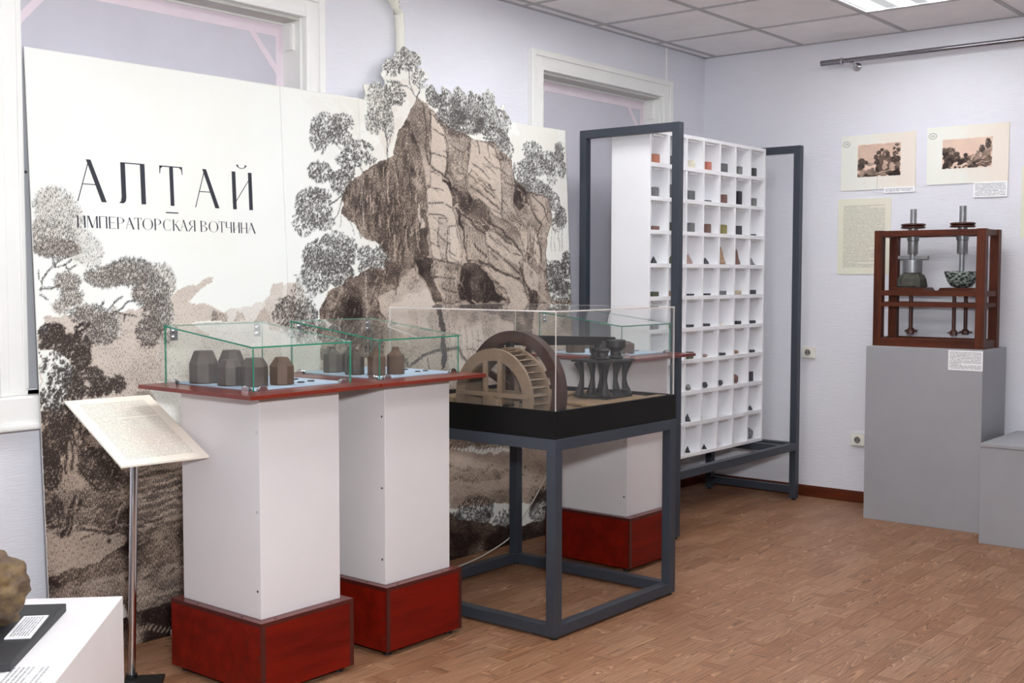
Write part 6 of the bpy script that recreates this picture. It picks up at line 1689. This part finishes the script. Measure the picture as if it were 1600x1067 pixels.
OP1 = [('p', .12, .5, [(0, 60), (60, 66), (120, 62), (240, 70), (240, 180), (0, 180)]), ('p', 0.02, .1, [(50, 45), (105, 45), (105, 62), (50, 62)]), ('p', .62, .6, [(0, 0), (240, 0), (240, 30), (110, 44), (45, 40), (0, 46)]),
       ('p', .78, .8, [(105, 40), (118, 90), (125, 115), (150, 135), (168, 138), (182, 125), (190, 100), (200, 80), (240, 85), (240, 20), (140, 20)]), ('p', .3, .6, [(140, 30), (145, 85), (160, 80), (165, 35)]), ('p', .35, .6, [(180, 30), (185, 70), (200, 70), (205, 30)]), ('p', .3, .6, [(150, 110), (158, 130), (164, 112)]),
       ('p', .9, .9, [(0, 0), (240, 0), (240, 12), (120, 8), (0, 14)]), ('s', .15, 5, [(120, 22), (180, 28), (210, 34)]), ('p', .9, .9, [(185, 18), (215, 32), (240, 34), (240, 10)]),
       ('f', 22, 88, 18, 14, 90, .9, 9, 5, .5, 'r', -1), ('f', 48, 78, 12, 9, 50, .9, 9, 5, .5, 'r', -1), ('f', 20, 60, 20, 20, 120, .95, 9, 5, .7, 'r', -1), ('f', 105, 105, 12, 12, 60, .9, 8, 5, .5, 'r', -1), ('f', 120, 128, 12, 10, 60, .9, 8, 5, .5, 'r', -1), ('f', 138, 142, 10, 8, 40, .9, 8, 5, .5, 'r', -1), ('f', 110, 78, 14, 16, 90, .95, 8, 5, .7, 'r', -1),
       ('f', 212, 118, 14, 14, 50, .85, 8, 5, .4, 'r', -1), ('f', 228, 140, 10, 12, 40, .85, 8, 5, .4, 'r', -1), ('f', 205, 148, 8, 7, 20, .8, 8, 5, .3, 'r', -1), ('f', 222, 165, 12, 7, 24, .8, 8, 5, .3, 'r', -1), ('f', 215, 90, 26, 16, 140, .95, 8, 5, .7, 'r', -1), ('f', 75, 66, 24, 7, 50, .6, 7, 4, .3, 'r', -1)]
OP2 = [('p', .05, .3, [(0, 0), (256, 0), (256, 154), (0, 154)]), ('p', .60, .7, [(0, 0), (256, 0), (256, 140), (245, 125), (230, 138), (222, 110), (205, 112), (195, 88), (178, 92), (170, 68), (150, 72), (140, 58), (118, 66), (112, 52), (90, 62), (82, 85), (70, 78), (60, 104), (48, 92), (38, 112), (26, 98), (12, 112), (0, 100)]),
       ('p', .9, .9, [(0, 0), (0, 70), (30, 80), (60, 66), (100, 50), (130, 40), (120, 22), (60, 18)]), ('p', .05, .2, [(42, 8), (60, 22), (110, 24), (135, 18), (120, 8)]), ('p', .25, .5, [(140, 38), (165, 72), (175, 70), (158, 36)]), ('p', .25, .5, [(185, 60), (225, 108), (232, 104), (200, 55)]), ('p', .3, .5, [(195, 35), (215, 52), (225, 40)]),
       ('p', .85, .9, [(110, 30), (112, 70), (130, 74), (138, 50), (150, 34)]), ('p', .8, .9, [(160, 30), (200, 40), (256, 60), (256, 20), (170, 10)]), ('s', .1, 4, [(180, 20), (215, 30), (240, 30)]), ('p', .9, .9, [(0, 0), (256, 0), (256, 8), (0, 10)]),
       ('f', 235, 120, 14, 26, 110, .9, 9, 5, .5, 'v', -1), ('f', 205, 95, 14, 18, 80, .9, 9, 5, .4, 'v', -1), ('f', 35, 95, 30, 14, 110, .85, 9, 5, .3, 'v', -1), ('f', 122, 66, 10, 10, 70, .95, 8, 5, .8, 'r', -1), ('f', 75, 72, 14, 14, 70, .9, 9, 5, .4, 'v', -1)]
def wall_print(yc, zc, label, ops, pw, ph, pu, pv):
    fr = frame((-0.006, yc, zc), (0, -1, 0), (0, 0, 1))
    r = empty('wall_print', (-0.006, yc, zc-0.15), label, 'print', 'engraving prints on the wall')
    slab('sheet', fr, 0.42, 0.302, 0.0058, m_paper, r)
    picture(r, fr, pu, pv, pw, ph, ops); oval(r, fr, -0.180, 0.105, 0.021, 0.016)
    return r, fr
r1, f1 = wall_print(-1.0915, 1.895, 'cream print of a lake and tree covered cliff, left of the wall pair', OP1, 242, 178, -0.114, -0.080)
MB().box(-0.001, 0.001, -0.149, -0.084, 0.0002, 0.0008).build('fold_line', M('fold_shade', (190, 184, 170), 0.6), r1, mtx=fmat(f1))
r2, f2 = wall_print(-1.5715, 1.905, 'cream print of a valley between jagged mountains, right of the wall pair', OP2, 256, 154, -0.128, -0.071)
o = slab('caption_card', fr_w(-1.2155, 1.737, -0.009), 0.170, 0.030, 0.0025, m_cap[1]); tag(o, 'narrow white caption under the lake print', 'caption card', 'captions under the prints')
o = slab('caption_card', fr_w(-1.6945, 1.717, -0.009), 0.170, 0.078, 0.0025, m_cap[2]); tag(o, 'white caption of many lines under the mountain valley print', 'caption card', 'captions under the prints')
m_ts = text_mat('cream_text_sheet', (228, 227, 208), (120, 118, 112), 0.303, 0.418, 0.032, 0.036, 46, 9.0, 0.6, (230, 224, 208))
o = slab('text_sheet', fr_w(-1.0195, 1.488, -0.005), 0.303, 0.418, 0.0048, m_ts); tag(o, 'cream sheet of small type on the wall behind the wooden machine model', 'text sheet')
o = slab('text_sheet', fr_w(-1.998, 1.645, -0.005), 0.303, 0.364, 0.0048, m_ts); tag(o, 'cream sheet cut off by the right edge of the picture', 'text sheet')

# ------------------------------------------------------------------ picture rail rod, sockets
m_rod = M('brushed_chrome', (150, 150, 154), 0.22, 1.0)
rod = empty('curtain_rod', (-0.07, -1.8, 2.447), 'chrome curtain rod on the wall above the prints', 'curtain rod')
zr = 2.452
MB().cyl((-0.07, -0.90, zr), (-0.07, -3.4, zr), 0.0125, n=20).build('rod', m_rod, rod, smooth=True)
MB().cyl((-0.07, -0.782, zr), (-0.07, -0.90, zr), 0.0155, n=20).build('end_cap', m_rod, rod, smooth=True)
MB().lathe([(0.0155, -0.006), (0.0205, -0.004), (0.0205, 0.004), (0.0155, 0.006)], (-0.07, -0.905, zr), 20, axis='y').build('ring', m_chrome, rod, smooth=True)
MB().cyl((-0.07, -0.965, zr-0.014), (0.0, -0.965, zr-0.030), 0.008, n=12).build('bracket', m_chrome, rod, smooth=True)
MB().lathe([(0.024, -0.006), (0.024, -0.002), (0.018, 0.0)], (0.0-0.001, -0.965, zr-0.030), 20, axis='x').build('bracket_plate', m_chrome, rod, smooth=True)
MB().arc((-0.965, zr-0.004), 0.016, 0.020, -0.080, -0.060, math.pi, 2*math.pi, 14).build('bracket_cup', m_chrome, rod)
MB().cyl((-0.07, -1.985, zr), (-0.07, -1.99, zr), 0.0135, n=20).build('joint', m_chrome, rod, smooth=True)
m_sock = M('ivory_plastic', (232, 230, 220), 0.35, var=0.02)
def socket(y, z, label):
    r = empty('wall_socket', (0, y, z-0.035), label, 'socket', 'wall sockets')
    root_ = r; r = MB().box(-0.024, 0.0, y-0.040, y+0.040, z-0.034, z+0.034).build('plate', m_sock, r, bevel=0.004)
    MB().arc((y, z), 0.0188, 0.0225, -0.029, -0.024, 0, 2*math.pi, 24).build('rim', m_sock, r)
    MB().lathe([(0.0188, -0.0262), (0.0188, -0.0245)], (0, y, z), 24, axis='x').build('well', M('socket_well', (120, 118, 112), 0.5), r)
    for s in (-1, 1): MB().cyl((-0.0268, y+s*0.0095, z), (-0.0255, y+s*0.0095, z), 0.0035, n=10).build('hole', m_black, r)
    for s in (-1, 1): MB().box(-0.0272, -0.0255, y-0.003, y+0.003, z+s*0.015-0.002, z+s*0.015+0.002).build('earth_clip', m_chrome, r)
    return root_
socket(-0.707, 0.832, 'ivory wall socket beside the steel portal of the specimen rack')
socket(-1.012, 0.355, 'ivory wall socket half hidden behind the tall grey plinth')

for o in bpy.data.objects:
    if '_w' in o: del o['_w']
